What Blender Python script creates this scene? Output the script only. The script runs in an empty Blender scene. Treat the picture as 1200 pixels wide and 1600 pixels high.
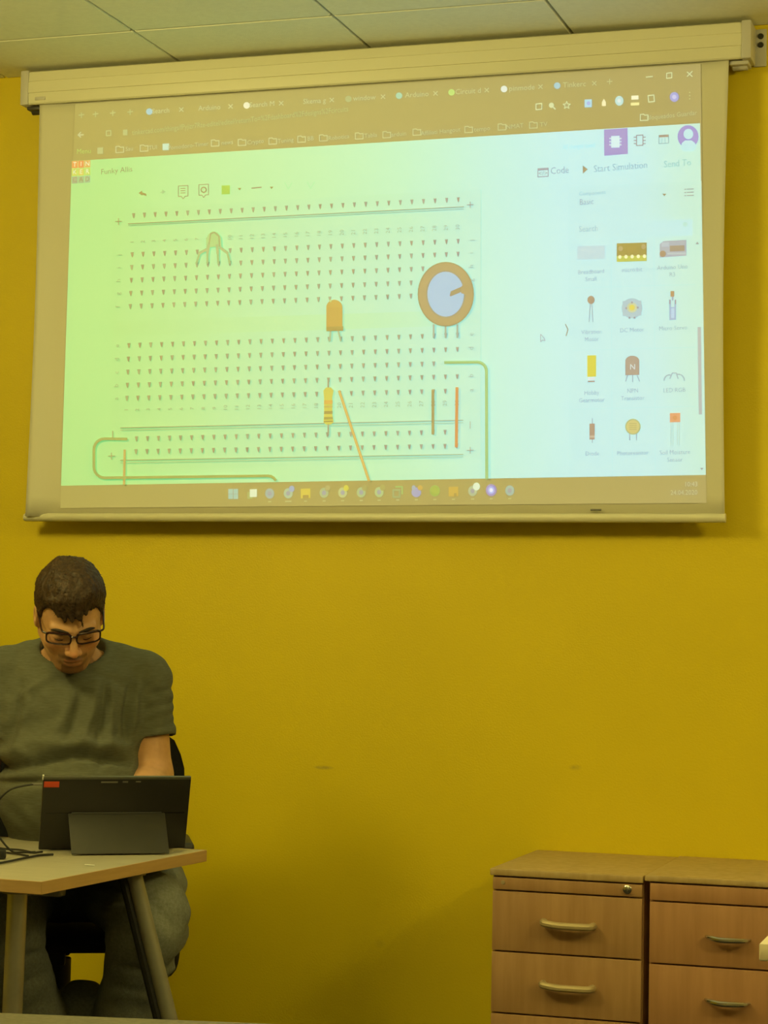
import bpy, bmesh, math, random
import numpy as np
from mathutils import Vector, Matrix

random.seed(5)
rng = np.random.default_rng(7)
scene = bpy.context.scene
COL = scene.collection

# ------------------------------------------------------------------ camera
CAM = np.array([0.0, -5.78, 1.27])
F_PX = 3299.0
AX = np.array([[0.9520252281, 0.0004692850, -0.3060191902],    # world x, y, z axes seen in
               [0.3054586994, 0.0590579278, 0.9503721082],     # (right, down, forward)
               [0.0185188546, -0.9982544470, 0.0560812896]])
cd = bpy.data.cameras.new('camera')
cam = bpy.data.objects.new('camera', cd)
COL.objects.link(cam)
R3 = Matrix(((AX[0][0], -AX[0][1], -AX[0][2]),
             (AX[1][0], -AX[1][1], -AX[1][2]),
             (AX[2][0], -AX[2][1], -AX[2][2])))
cam.matrix_world = Matrix.Translation(CAM.tolist()) @ R3.to_4x4()
cd.sensor_fit = 'VERTICAL'
cd.sensor_height = 36.0
cd.sensor_width = 27.0
cd.lens = 36.0 * F_PX / 1600.0
cd.clip_start = 0.05
scene.camera = cam

# ------------------------------------------------------------------ world, lights, exposure
world = bpy.data.worlds.new('world')
scene.world = world
world.use_nodes = True
world.node_tree.nodes['Background'].inputs[0].default_value = (1.0, 0.85, 0.4, 1)
world.node_tree.nodes['Background'].inputs[1].default_value = 0.05
scene.view_settings.view_transform = 'Standard'
scene.view_settings.look = 'None'
scene.view_settings.gamma = 1.0
scene.view_settings.use_curve_mapping = False
scene.view_settings.exposure = 0.0
WARM = (1.0, 0.84, 0.27)

def area(name, loc, sx, sy, power, target=None, spread=180, color=WARM):
    l = bpy.data.lights.new(name, 'AREA')
    l.shape = 'RECTANGLE'
    l.size, l.size_y = sx, sy
    l.energy = power
    l.color = color
    l.spread = math.radians(spread)
    o = bpy.data.objects.new(name, l)
    COL.objects.link(o)
    o.location = loc
    if target is not None:
        o.rotation_euler = (Vector(target) - Vector(loc)).to_track_quat('-Z', 'Y').to_euler()
    return o

# unseen lamps, two tilted at the wall, each with an uplight added to brighten the ceiling
for lx, ly, sx_, sy_, down, upw, tgt in ((-3.15, -2.5, 0.5, 0.4, 21, 18, (-1.1, 0, 2.4)), (-1.2, -3.2, 1.2, 0.4, 2, 32, None), (1.7, -2.6, 0.5, 0.4, 22, 24, (-0.5, 0, 2.0)), (-0.8, -6.0, 1.2, 0.4, 14, 16, None)):
    area('lamp_downlight', (lx, ly, 2.68), sx_, sy_, down, tgt, 150)
    area('added_uplight', (lx, ly, 2.50), sx_, sy_, upw, (lx, ly, 4.0))

# ------------------------------------------------------------------ helpers
def lin(c):
    return tuple((x / 255 / 12.92) if x / 255 <= 0.04045 else ((x / 255 + 0.055) / 1.055) ** 2.4 for x in c)

def link(o, parent=None):
    COL.objects.link(o)
    if parent is not None:
        o.parent = parent
    return o

def tag(o, label=None, cat=None, group=None, kind=None):
    if label: o['label'] = label
    if cat: o['category'] = cat
    if group: o['group'] = group
    if kind: o['kind'] = kind
    return o

def empty(name, loc=(0, 0, 0), rz=0.0):
    o = bpy.data.objects.new(name, None)
    o.empty_display_size = 0.1
    o.location = loc
    o.rotation_euler = (0, 0, rz)
    return link(o)

def shade_smooth(me, angle=None):
    me.polygons.foreach_set('use_smooth', [True] * len(me.polygons))
    if angle is not None:
        me.set_sharp_from_angle(angle=math.radians(angle))

def obj(name, bm, mat, parent=None, smooth=35):
    me = bpy.data.meshes.new(name)
    bmesh.ops.recalc_face_normals(bm, faces=bm.faces[:])
    bm.to_mesh(me)
    bm.free()
    if mat: me.materials.append(mat)
    if smooth: shade_smooth(me, smooth)
    o = bpy.data.objects.new(name, me)
    return link(o, parent)

def box(bm, c, s, bevel=0.0, rot=None, seg=2):
    r = bmesh.ops.create_cube(bm, size=1.0)
    vs = r['verts']
    for v in vs:
        v.co = Vector((v.co.x * s[0], v.co.y * s[1], v.co.z * s[2]))
    if bevel > 0:
        es = list({e for v in vs for e in v.link_edges})
        rb = bmesh.ops.bevel(bm, geom=es, offset=bevel, segments=seg, affect='EDGES', profile=0.5)
        vs = list({v for f in rb['faces'] for v in f.verts} | {v for v in vs if v.is_valid})
    M = Matrix.Translation(c)
    if rot is not None: M = M @ rot.to_4x4()
    for v in vs: v.co = M @ v.co
    return bm

def newbox(c, s, bevel=0.0, rot=None, seg=2):
    return box(bmesh.new(), c, s, bevel, rot, seg)

def tube(bm, pts, rad, n=12, caps=True, flat=1.0):
    """round tube through pts; rad a number or one per point"""
    pts = [Vector(p) for p in pts]
    if not hasattr(rad, '__len__'): rad = [rad] * len(pts)
    rings = []
    ref = None
    for i, p in enumerate(pts):
        t = (pts[min(i + 1, len(pts) - 1)] - pts[max(i - 1, 0)]).normalized()
        if ref is None:
            ref = t.orthogonal().normalized()
        a = (ref - t * ref.dot(t)).normalized()
        ref = a
        b = t.cross(a)
        rings.append([bm.verts.new(p + (a * math.cos(2 * math.pi * k / n) + b * flat * math.sin(2 * math.pi * k / n)) * rad[i]) for k in range(n)])
    for i in range(len(rings) - 1):
        for k in range(n):
            bm.faces.new((rings[i][k], rings[i][(k + 1) % n], rings[i + 1][(k + 1) % n], rings[i + 1][k]))
    if caps:
        bm.faces.new(rings[0][::-1]); bm.faces.new(rings[-1])
    return bm

def spline(ctrl, n=8):
    """Catmull-Rom through the control points"""
    c = [Vector(p) for p in ctrl]
    c = [c[0] * 2 - c[1]] + c + [c[-1] * 2 - c[-2]]
    out = []
    for i in range(1, len(c) - 2):
        for k in range(n):
            t = k / n
            p0, p1, p2, p3 = c[i - 1], c[i], c[i + 1], c[i + 2]
            out.append(0.5 * ((2 * p1) + (p2 - p0) * t + (2 * p0 - 5 * p1 + 4 * p2 - p3) * t * t + (3 * p1 - p0 - 3 * p2 + p3) * t ** 3))
    out.append(c[-2])
    return out

# ------------------------------------------------------------------ materials
def mat(name, color, rough=0.6, metal=0.0, noise=0.0, nscale=20.0, bump=0.0, bscale=200.0, stretch=(1, 1, 1), spec=0.5, color2=None):
    m = bpy.data.materials.new(name)
    m.use_nodes = True
    nt = m.node_tree
    b = nt.nodes['Principled BSDF']
    b.inputs['Base Color'].default_value = (*color, 1)
    b.inputs['Roughness'].default_value = rough
    b.inputs['Metallic'].default_value = metal
    b.inputs['Specular IOR Level'].default_value = spec
    tc = nt.nodes.new('ShaderNodeTexCoord')
    mp = nt.nodes.new('ShaderNodeMapping')
    mp.inputs['Scale'].default_value = stretch
    nt.links.new(tc.outputs['Object'], mp.inputs['Vector'])
    if noise > 0 or color2:
        n = nt.nodes.new('ShaderNodeTexNoise')
        n.inputs['Scale'].default_value = nscale
        n.inputs['Detail'].default_value = 5
        nt.links.new(mp.outputs[0], n.inputs['Vector'])
        r = nt.nodes.new('ShaderNodeValToRGB')
        c2 = color2 if color2 else tuple(x * (1 - noise) for x in color)
        r.color_ramp.elements[0].position = 0.32
        r.color_ramp.elements[0].color = (*c2, 1)
        r.color_ramp.elements[1].position = 0.68
        r.color_ramp.elements[1].color = (*color, 1)
        nt.links.new(n.outputs['Fac'], r.inputs[0])
        nt.links.new(r.outputs[0], b.inputs['Base Color'])
    if bump > 0:
        n2 = nt.nodes.new('ShaderNodeTexNoise')
        n2.inputs['Scale'].default_value = bscale
        n2.inputs['Detail'].default_value = 3
        nt.links.new(mp.outputs[0], n2.inputs['Vector'])
        bp = nt.nodes.new('ShaderNodeBump')
        bp.inputs['Strength'].default_value = bump
        bp.inputs['Distance'].default_value = 0.002
        nt.links.new(n2.outputs['Fac'], bp.inputs['Height'])
        nt.links.new(bp.outputs[0], b.inputs['Normal'])
    return m

M = {}
M['wall'] = mat('yellow_wall_paint', (0.70, 0.545, 0.001), 0.55, noise=0.05, nscale=2.5, bump=0.25, bscale=180)
M['cream_wall'] = mat('cream_wall_paint', (0.62, 0.56, 0.40), 0.7, noise=0.04, nscale=2, bump=0.2, bscale=180)
M['tile'] = mat('mineral_ceiling_tile', (0.88, 0.88, 0.74), 0.9, noise=0.05, nscale=60, bump=0.5, bscale=300)
M['ceil_back'] = mat('ceiling_void', (0.16, 0.15, 0.12), 0.9)
M['floor'] = mat('dark_carpet', (0.05, 0.045, 0.04), 0.95, noise=0.3, nscale=90, bump=0.4, bscale=400)
M['trim'] = mat('dark_skirting', (0.16, 0.11, 0.06), 0.5, noise=0.2, nscale=30)
M['fabric'] = mat('white_screen_fabric', (0.655, 0.635, 0.51), 0.85, noise=0.02, nscale=3, bump=0.08, bscale=500)
M['casing'] = mat('cream_painted_aluminium', (0.68, 0.66, 0.50), 0.42, noise=0.02, nscale=4)
M['endcap'] = mat('grey_plastic', (0.52, 0.50, 0.46), 0.5)
M['dark_plastic'] = mat('dark_plastic', (0.05, 0.045, 0.035), 0.45)
M['screw'] = mat('dark_screw', (0.05, 0.05, 0.04), 0.4, 0.6)
M['black'] = mat('black_plastic', (0.012, 0.012, 0.012), 0.5, bump=0.1, bscale=600)
M['tabletback'] = mat('black_tablet_shell', (0.017, 0.0155, 0.014), 0.42, bump=0.1, bscale=500)
M['kick'] = mat('dark_kickstand', (0.026, 0.025, 0.021), 0.5, bump=0.15, bscale=500)
M['rim'] = mat('olive_rim', (0.09, 0.09, 0.07), 0.35)
M['glass_black'] = mat('dark_glass', (0.01, 0.01, 0.012), 0.1)
M['chairfab'] = mat('black_chair_fabric', (0.012, 0.012, 0.013), 0.9, noise=0.3, nscale=300, bump=0.4, bscale=700)
M['red'] = mat('red_sticker', (0.62, 0.07, 0.02), 0.5)
M['greylabel'] = mat('grey_print', (0.16, 0.15, 0.13), 0.5)
M['white_plastic'] = mat('white_plastic', (0.75, 0.75, 0.72), 0.4)
M['paper'] = mat('paper', (0.85, 0.84, 0.8), 0.8)
M['steel'] = mat('satin_steel', (0.55, 0.53, 0.47), 0.35, 0.85, noise=0.1, nscale=30)
M['greymetal'] = mat('grey_powder_coat', (0.30, 0.29, 0.25), 0.42, 0.35, noise=0.08, nscale=30)
M['chrome'] = mat('chrome', (0.62, 0.60, 0.56), 0.22, 1.0)
M['bowhandle'] = mat('champagne_handle', (0.48, 0.38, 0.22), 0.45, 0.25)
M['desk_top'] = mat('beech_laminate_top', (0.46, 0.42, 0.32), 0.42, noise=0.12, nscale=7, stretch=(1, 9, 9))
M['desk_edge'] = mat('beech_edge_band', (0.52, 0.33, 0.14), 0.5, noise=0.1, nscale=10, stretch=(1, 1, 12))
M['cream_top'] = mat('pale_laminate', (0.88, 0.76, 0.56), 0.45)
M['near_top'] = mat('grey_beige_laminate', (0.20, 0.18, 0.135), 0.6, noise=0.3, nscale=120)
M['lash'] = mat('dark_brown_lash', (0.02, 0.01, 0.006), 0.7)
M['frame'] = mat('dark_red_brown_acetate', (0.028, 0.008, 0.008), 0.25)
M['shoe'] = mat('dark_shoe_fabric', (0.03, 0.022, 0.018), 0.8)
M['sole'] = mat('shoe_sole', (0.2, 0.19, 0.17), 0.7)
M['lens'] = bpy.data.materials.new('spectacle_lens')
M['lens'].use_nodes = True
_b = M['lens'].node_tree.nodes['Principled BSDF']
_b.inputs['Base Color'].default_value = (1, 1, 1, 1)
_b.inputs['Roughness'].default_value = 0.03
_b.inputs['Transmission Weight'].default_value = 1.0
_b.inputs['IOR'].default_value = 1.05

def wood(name, c1, c2):
    m = mat(name, c1, 0.48, noise=0.1, nscale=5, stretch=(9, 9, 0.8), color2=c2, bump=0.06, bscale=60)
    return m
M['wood_l'] = wood('beech_veneer', (0.44, 0.26, 0.125), (0.36, 0.20, 0.09))
M['wood_r'] = wood('warm_beech_veneer', (0.47, 0.25, 0.125), (0.39, 0.20, 0.095))
M['wood_top'] = wood('beech_top', (0.50, 0.36, 0.17), (0.42, 0.29, 0.12))
M['wood_dark'] = mat('dark_carcass_edge', (0.10, 0.035, 0.02), 0.6)

def attr_mat(name, rough=0.6, emission=False, base=(0.655, 0.635, 0.51), bump=0.0, bscale=500, mult_noise=0.0, nscale=100, stretch=(1, 1, 1), spec=0.4, sss=0.0):
    m = bpy.data.materials.new(name)
    m.use_nodes = True
    nt = m.node_tree
    b = nt.nodes['Principled BSDF']
    b.inputs['Roughness'].default_value = rough
    b.inputs['Specular IOR Level'].default_value = spec
    a = nt.nodes.new('ShaderNodeAttribute')
    a.attribute_name = 'Col'
    if emission:
        b.inputs['Base Color'].default_value = (*base, 1)
        nt.links.new(a.outputs['Color'], b.inputs['Emission Color'])
        b.inputs['Emission Strength'].default_value = 1.0
        return m
    src = a.outputs['Color']
    tc = nt.nodes.new('ShaderNodeTexCoord')
    mp = nt.nodes.new('ShaderNodeMapping')
    mp.inputs['Scale'].default_value = stretch
    nt.links.new(tc.outputs['Object'], mp.inputs['Vector'])
    if mult_noise > 0:
        n = nt.nodes.new('ShaderNodeTexNoise')
        n.inputs['Scale'].default_value = nscale
        n.inputs['Detail'].default_value = 4
        nt.links.new(mp.outputs[0], n.inputs['Vector'])
        mr = nt.nodes.new('ShaderNodeMapRange')
        mr.inputs['From Min'].default_value = 0.3
        mr.inputs['From Max'].default_value = 0.7
        mr.inputs['To Min'].default_value = 1 - mult_noise
        mr.inputs['To Max'].default_value = 1 + mult_noise
        nt.links.new(n.outputs['Fac'], mr.inputs['Value'])
        mx = nt.nodes.new('ShaderNodeVectorMath')
        mx.operation = 'SCALE'
        nt.links.new(src, mx.inputs[0])
        nt.links.new(mr.outputs[0], mx.inputs['Scale'])
        src = mx.outputs[0]
    nt.links.new(src, b.inputs['Base Color'])
    if sss: b.inputs['Subsurface Weight'].default_value = sss; b.inputs['Subsurface Radius'].default_value = (0.01, 0.004, 0.002)
    if bump > 0:
        n2 = nt.nodes.new('ShaderNodeTexNoise')
        n2.inputs['Scale'].default_value = bscale
        nt.links.new(mp.outputs[0], n2.inputs['Vector'])
        bp = nt.nodes.new('ShaderNodeBump')
        bp.inputs['Strength'].default_value = bump
        bp.inputs['Distance'].default_value = 0.002
        nt.links.new(n2.outputs['Fac'], bp.inputs['Height'])
        nt.links.new(bp.outputs[0], b.inputs['Normal'])
    return m
M['image'] = attr_mat('projected_light_on_fabric', 0.85, emission=True)
M['skin'] = attr_mat('skin', 0.5, bump=0.15, bscale=300, mult_noise=0.06, nscale=60, sss=0.0)
M['hair'] = attr_mat('brown_hair', 0.6, bump=0.8, bscale=170, mult_noise=0.5, nscale=120, stretch=(1, 1, 0.35))
M['shirt'] = attr_mat('olive_grey_melange_cotton', 0.9, bump=0.25, bscale=500, mult_noise=0.14, nscale=160, stretch=(0.3, 0.3, 3), spec=0.2)
M['jeans'] = attr_mat('faded_denim', 0.9, bump=0.4, bscale=450, mult_noise=0.16, nscale=150, spec=0.2)

# wall scuffs: small grey rubs on the paint
def add_scuffs(m, spots):
    nt = m.node_tree
    b = nt.nodes['Principled BSDF']
    src = b.inputs['Base Color'].links[0].from_socket
    geo = nt.nodes.new('ShaderNodeNewGeometry')
    tn = nt.nodes.new('ShaderNodeTexNoise'); tn.inputs['Scale'].default_value = 60
    nt.links.new(geo.outputs['Position'], tn.inputs['Vector'])
    for (x, z, rx, rz, k) in spots:
        mp = nt.nodes.new('ShaderNodeVectorMath'); mp.operation = 'SUBTRACT'
        nt.links.new(geo.outputs['Position'], mp.inputs[0]); mp.inputs[1].default_value = (x, 0, z)
        sc = nt.nodes.new('ShaderNodeVectorMath'); sc.operation = 'MULTIPLY'
        nt.links.new(mp.outputs[0], sc.inputs[0]); sc.inputs[1].default_value = (1 / rx, 0.3, 1 / rz)
        ln = nt.nodes.new('ShaderNodeVectorMath'); ln.operation = 'LENGTH'
        nt.links.new(sc.outputs[0], ln.inputs[0])
        mr = nt.nodes.new('ShaderNodeMapRange')
        mr.inputs['From Min'].default_value = 1.0; mr.inputs['From Max'].default_value = 0.2
        mr.inputs['To Min'].default_value = 0; mr.inputs['To Max'].default_value = k
        nt.links.new(ln.outputs['Value'], mr.inputs['Value'])
        ml = nt.nodes.new('ShaderNodeMath'); ml.operation = 'MULTIPLY'
        nt.links.new(mr.outputs[0], ml.inputs[0]); nt.links.new(tn.outputs['Fac'], ml.inputs[1])
        mx = nt.nodes.new('ShaderNodeMixRGB')
        mx.inputs[2].default_value = (0.16, 0.11, 0.05, 1)
        nt.links.new(ml.outputs[0], mx.inputs[0]); nt.links.new(src, mx.inputs[1])
        src = mx.outputs[0]
    nt.links.new(src, b.inputs['Base Color'])
add_scuffs(M['wall'], [(-2.03, 0.872, 0.035, 0.007, 0.9), (-1.29, 0.900, 0.022, 0.010, 0.5), (-1.85, 0.38, 0.02, 0.015, 0.3), (-1.33, 0.35, 0.03, 0.05, 0.15)])

# ------------------------------------------------------------------ room shell
X0, X1, Y0, Y1, ZC = -4.915, 2.285, -7.58, 0.0, 2.957
def struct(name, c, s, m, bevel=0):
    return tag(obj(name, newbox(c, s, bevel), m), kind='structure')
struct('floor', ((X0 + X1) / 2, (Y0 + Y1) / 2, -0.05), (X1 - X0 + 0.4, Y1 - Y0 + 0.4, 0.1), M['floor'])
struct('wall_back', ((X0 + X1) / 2, 0.1, 1.6), (X1 - X0 + 0.4, 0.2, 3.2), M['wall'])
struct('wall_left', (X0 - 0.1, (Y0 + Y1) / 2, 1.6), (0.2, Y1 - Y0, 3.2), M['wall'])
struct('wall_right', (X1 + 0.1, (Y0 + Y1) / 2, 1.6), (0.2, Y1 - Y0, 3.2), M['cream_wall'])
struct('wall_front', ((X0 + X1) / 2, Y0 - 0.1, 1.6), (X1 - X0 + 0.4, 0.2, 3.2), M['cream_wall'])
struct('baseboard_back', ((X0 + X1) / 2, -0.008, 0.04), (X1 - X0, 0.016, 0.08), M['trim'], 0.003)
ceiling = struct('ceiling', ((X0 + X1) / 2, (Y0 + Y1) / 2, ZC + 0.12), (X1 - X0 + 0.4, Y1 - Y0 + 0.4, 0.2), M['ceil_back'])
cinv = Vector(ceiling.location)
# mineral tiles on a 600 mm grid, the strip by the wall cut narrower
def tile_mesh(sx, sy):
    bm = newbox((0, 0, 0), (sx, sy, 0.02), 0.003, seg=1)
    me = bpy.data.meshes.new('ceiling_tile')
    bm.to_mesh(me); bm.free()
    me.materials.append(M['tile'])
    return me
GAP = 0.007
full = tile_mesh(0.6 - GAP, 0.6 - GAP)
cut = tile_mesh(0.6 - GAP, 0.38 - GAP)
for i in range(12):
    for j in range(13):
        x = X0 + 0.3 + 0.6 * i
        if j == 0: y, me = -0.19, cut
        else: y, me = -0.38 - 0.6 * (j - 1) - 0.3, full
        o = bpy.data.objects.new('ceiling_tile', me)
        o.location = (x, y, ZC + 0.01 + rng.uniform(-0.001, 0.001))
        link(o, ceiling)

# ------------------------------------------------------------------ projection screen
FY = -0.08                                            # plane of the hanging fabric
def onfab(px, py, y=FY):
    d = np.array([px - 600.0, py - 800.0, F_PX])
    r = np.array([d @ AX[0], d @ AX[1], d @ AX[2]])
    t = (y - CAM[1]) / r[1]
    return CAM[0] + r[0] * t, CAM[2] + r[2] * t

ps = empty('projection_screen', (-1.91, 0, 2.84))
tag(ps, 'wide white pull-down projection screen under the ceiling, showing a lit computer desktop', 'projection screen')
PSL = Vector((-1.91, 0, 2.84))
def pobj(name, bm, m, parent=ps, smooth=35):
    for v in bm.verts: v.co -= PSL
    return obj(name, bm, m, parent, smooth)
# casing: extruded profile with grooves (y, z) outline
cz0, cz1 = 2.842, 2.944
prof = [(-0.10, cz0 + 0.004), (-0.103, cz0 + 0.030), (-0.103, cz0 + 0.0315), (-0.1005, cz0 + 0.0325), (-0.1005, cz0 + 0.0345), (-0.103, cz0 + 0.0355),
        (-0.104, cz0 + 0.066), (-0.1015, cz0 + 0.067), (-0.1015, cz0 + 0.069), (-0.103, cz0 + 0.070), (-0.100, cz1 - 0.004), (-0.094, cz1), (-0.02, cz1), (-0.02, cz0 + 0.02),
        (-0.03, cz0), (-0.062, cz0), (-0.062, cz0 + 0.02), (-0.088, cz0 + 0.02), (-0.088, cz0), (-0.097, cz0)]
bm = bmesh.new()
xa, xb = -2.985, -0.832
r0 = [bm.verts.new((xa, y, z)) for y, z in prof]
r1 = [bm.verts.new((xb, y, z)) for y, z in prof]
for k in range(len(prof)):
    bm.faces.new((r0[k], r0[(k + 1) % len(prof)], r1[(k + 1) % len(prof)], r1[k]))
bm.faces.new(r0[::-1]); bm.faces.new(r1)
casing = pobj('casing', bm, M['casing'], smooth=20)
for x in (-2.998, -0.819):
    bm = newbox((x, -0.061, (cz0 + cz1) / 2), (0.027, 0.090, cz1 - cz0 + 0.004), 0.004)
    pobj('end_cap', bm, M['endcap'])
# maker plate at the lower left of the casing
lp = pobj('maker_plate', newbox((-2.945, -0.1025, cz0 + 0.016), (0.034, 0.002, 0.010), 0.0005), M['endcap'])
# end bearings below the casing and the bracket against the wall
for x, s in ((-2.975, -1), (-0.842, 1)):
    bm = newbox((x, -0.05, cz0 - 0.006), (0.052, 0.060, 0.012), 0.003)
    tube(bm, [(x - 0.02, -0.05, cz0 - 0.008), (x + 0.02, -0.05, cz0 - 0.008)], 0.013, 14)
    pobj('roller_bearing', bm, M['dark_plastic'] if s < 0 else M['endcap'])
bm = newbox((-0.795, -0.004, 2.893), (0.036, 0.008, 0.105), 0.003)
box(bm, (-0.812, -0.03, 2.893), (0.006, 0.060, 0.09), 0.001)
br = pobj('wall_bracket', bm, M['endcap'])
for z in (2.925, 2.901):
    bm = bmesh.new()
    tube(bm, [(-0.793, -0.008, z), (-0.793, -0.014, z)], [0.0085, 0.0065], 14)
    pobj('bolt', bm, M['screw'], ps)
# fabric, its borders curling a little towards the room
fxa, fxb, fz0, fz1 = -2.955, -0.868, 1.592, 2.862
def fab_y(x, z):
    dl, dr = x - fxa, fxb - x
    t = max(0.0, min(1.0, (fz1 - z) / 1.27))
    c = 0.020 * math.exp(-(dl / 0.055) ** 2) * (0.3 + 0.9 * t) + 0.018 * math.exp(-(dr / 0.040) ** 2) * (0.3 + 0.7 * (1 - abs(2 * t - 1)))
    w = 0.0
    for d in (dl, dr): w -= 0.004 * math.exp(-((d - 0.10) / 0.04) ** 2) * (0.3 + t)
    return FY - c - max(w, -0.004) * 0 - w * 0 
bm = bmesh.new()
xs = np.concatenate([np.linspace(fxa, fxa + 0.16, 13), np.linspace(fxa + 0.2, fxb - 0.2, 20), np.linspace(fxb - 0.16, fxb, 13)])
zs = np.linspace(fz0, fz1, 22)
def fx_waist(x, z):
    t = (fz1 - z) / (fz1 - fz0)
    pinch = 0.008 * math.sin(math.pi * min(1, max(0, t)))
    u = (x - fxa) / (fxb - fxa)
    return x + pinch * (1 - 2 * u) ** 3
grid = [[bm.verts.new((fx_waist(x, z), fab_y(x, z), z)) for x in xs] for z in zs]
for a in range(len(zs) - 1):
    for b in range(len(xs) - 1):
        bm.faces.new((grid[a][b], grid[a][b + 1], grid[a + 1][b + 1], grid[a + 1][b]))
fabric = pobj('screen_fabric', bm, M['fabric'], smooth=60)
sol = fabric.modifiers.new('thickness', 'SOLIDIFY'); sol.thickness = 0.0008; sol.offset = 1
for p in fabric.data.polygons: pass
# weight bar along the bottom
bm = bmesh.new()
tube(bm, [(fxa - 0.014, FY - 0.001, 1.590), (fxa - 0.010, FY - 0.001, 1.590), (fxb + 0.002, FY - 0.001, 1.590)], [0.010, 0.0125, 0.0125], 16)
wb = pobj('weight_bar', bm, M['casing'])
bm = bmesh.new()
tube(bm, [(-1.235, FY - 0.0125, 1.612), (-1.205, FY - 0.0125, 1.612)], 0.003, 8)
pobj('pull_tab', bm, M['chrome'])

# --- the projected picture: flat print of light lying on the fabric
AMB = np.array(lin((182, 164, 86)))
def white_at(px, py):
    u = (px - 96) / 1000.0
    v = (py - 200) / 550.0
    keys = [(-0.1, (186, 228, 132)), (0.10, (190, 232, 138)), (0.25, (197, 236, 158)), (0.42, (200, 240, 176)), (0.55, (202, 243, 196)), (0.68, (204, 243, 220)), (0.80, (206, 243, 236)), (0.92, (208, 243, 234)), (0.98, (210, 243, 218)), (1.1, (212, 243, 205))]
    u2 = u + 0.04 * (0.5 - v)
    c = np.array(keys[-1][1], float)
    for (a, ca), (b, cb) in zip(keys, keys[1:]):
        if u2 <= b:
            t = max(0, min(1, (u2 - a) / (b - a)))
            c = np.array(ca) * (1 - t) + np.array(cb) * t
            break
    return c
def emis(c):
    e = np.array(lin(c)) - AMB
    return np.maximum(e, 0.0)

class Pic:
    """flat coloured pieces in the plane of the fabric, given in photograph pixels"""
    def __init__(s, name): s.v = []; s.f = []; s.c = []; s.n = 0; s.name = name
    def add(s, verts, faces, cols):
        o = len(s.v)
        s.n += 1
        verts = [(a, b - 6e-6 * s.n, c) for a, b, c in verts]      # each piece lies just over the one before
        s.v += verts
        s.f += [[i + o for i in f] for f in faces]
        s.c += cols
    def P(s, x, y, layer):
        a, b = onfab(x, y)
        return (a, FY - 0.0025 - 0.0003 * layer, b)
    def poly(s, pts, c, layer=2):
        e = tuple(emis(c))
        n = len(pts)
        s.add([s.P(x, y, layer) for x, y in pts], [list(range(n))], [e] * n)
    def tint(s, pts, k, layer=1, add=(0, 0, 0)):
        """a region of the white picture, darker by the factor k"""
        cx = sum(p[0] for p in pts) / len(pts); cy = sum(p[1] for p in pts) / len(pts)
        cols = [tuple(np.maximum(0, emis(white_at(*p)) * np.array(k)) ) for p in pts]
        n = len(pts)
        s.add([s.P(x, y, layer) for x, y in pts], [list(range(n))], cols)
    def line(s, pts, w, c, layer=3, closed=False):
        e = tuple(emis(c)) if not callable(c) else None
        if closed: pts = list(pts) + [pts[0]]
        for (x0, y0), (x1, y1) in zip(pts, pts[1:]):
            dx, dy = x1 - x0, y1 - y0
            L = math.hypot(dx, dy) or 1
            nx, ny = -dy / L * w / 2, dx / L * w / 2
            ex, ey = dx / L * w * 0.3, dy / L * w * 0.3
            s.add([s.P(x0 + nx - ex, y0 + ny - ey, layer), s.P(x1 + nx + ex, y1 + ny + ey, layer), s.P(x1 - nx + ex, y1 - ny + ey, layer), s.P(x0 - nx - ex, y0 - ny - ey, layer)], [[0, 1, 2, 3]], [e] * 4)
    def disc(s, x, y, rx, ry, c, layer=3, n=24):
        s.poly([(x + rx * math.cos(2 * math.pi * k / n), y + ry * math.sin(2 * math.pi * k / n)) for k in range(n)], c, layer)
    def rect(s, x0, y0, x1, y1, c, layer=2, slope=-0.03):
        m = (x0 + x1) / 2
        s.poly([(x0, y0 + slope * (x0 - m)), (x1, y0 + slope * (x1 - m)), (x1, y1 + slope * (x1 - m)), (x0, y1 + slope * (x0 - m))], c, layer)
    def text(s, body, x, y, size, c, layer=4, align='CENTER', rot=0.0, sx=1.0):
        """text centred (or starting) at pixel x, y; size = capital height in pixels"""
        me = text_mesh(body, align)
        X, Z = onfab(x, y)
        k = size * 0.00186 / 0.70
        e = tuple(emis(c))
        ca, sa = math.cos(rot), math.sin(rot)
        vs = []
        for vx, vy in me[0]:
            a, b = vx * k * sx, vy * k
            vs.append((X + a * ca - b * sa, FY - 0.0025 - 0.0003 * layer, Z + a * sa + b * ca - 0.0))
        s.add(vs, me[1], [e] * len(vs))
    def build(s, parent):
        me = bpy.data.meshes.new(s.name)
        me.from_pydata([(a - PSL.x, b - PSL.y, c - PSL.z) for a, b, c in s.v], [], s.f)
        at = me.color_attributes.new('Col', 'FLOAT_COLOR', 'POINT')
        at.data.foreach_set('color', np.array([(*c, 1) for c in s.c], dtype=np.float32).ravel())
        me.materials.append(M['image'])
        me.update()
        # all faces look into the room
        bm = bmesh.new(); bm.from_mesh(me)
        fl = [f for f in bm.faces if f.normal.y > 0]
        bmesh.ops.reverse_faces(bm, faces=fl)
        bm.to_mesh(me); bm.free()
        return link(bpy.data.objects.new(s.name, me), parent)

_tm = {}
def text_mesh(body, align):
    key = (body, align)
    if key not in _tm:
        cu = bpy.data.curves.new('t', 'FONT')
        cu.body = body
        cu.resolution_u = 2
        cu.align_x = align
        cu.align_y = 'CENTER'
        o = bpy.data.objects.new('t', cu)
        me = bpy.data.meshes.new_from_object(o)
        _tm[key] = ([(v.co.x, v.co.y) for v in me.vertices], [list(p.vertices) for p in me.polygons])
        bpy.data.objects.remove(o); bpy.data.meshes.remove(me); bpy.data.curves.remove(cu)
    return _tm[key]

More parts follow.
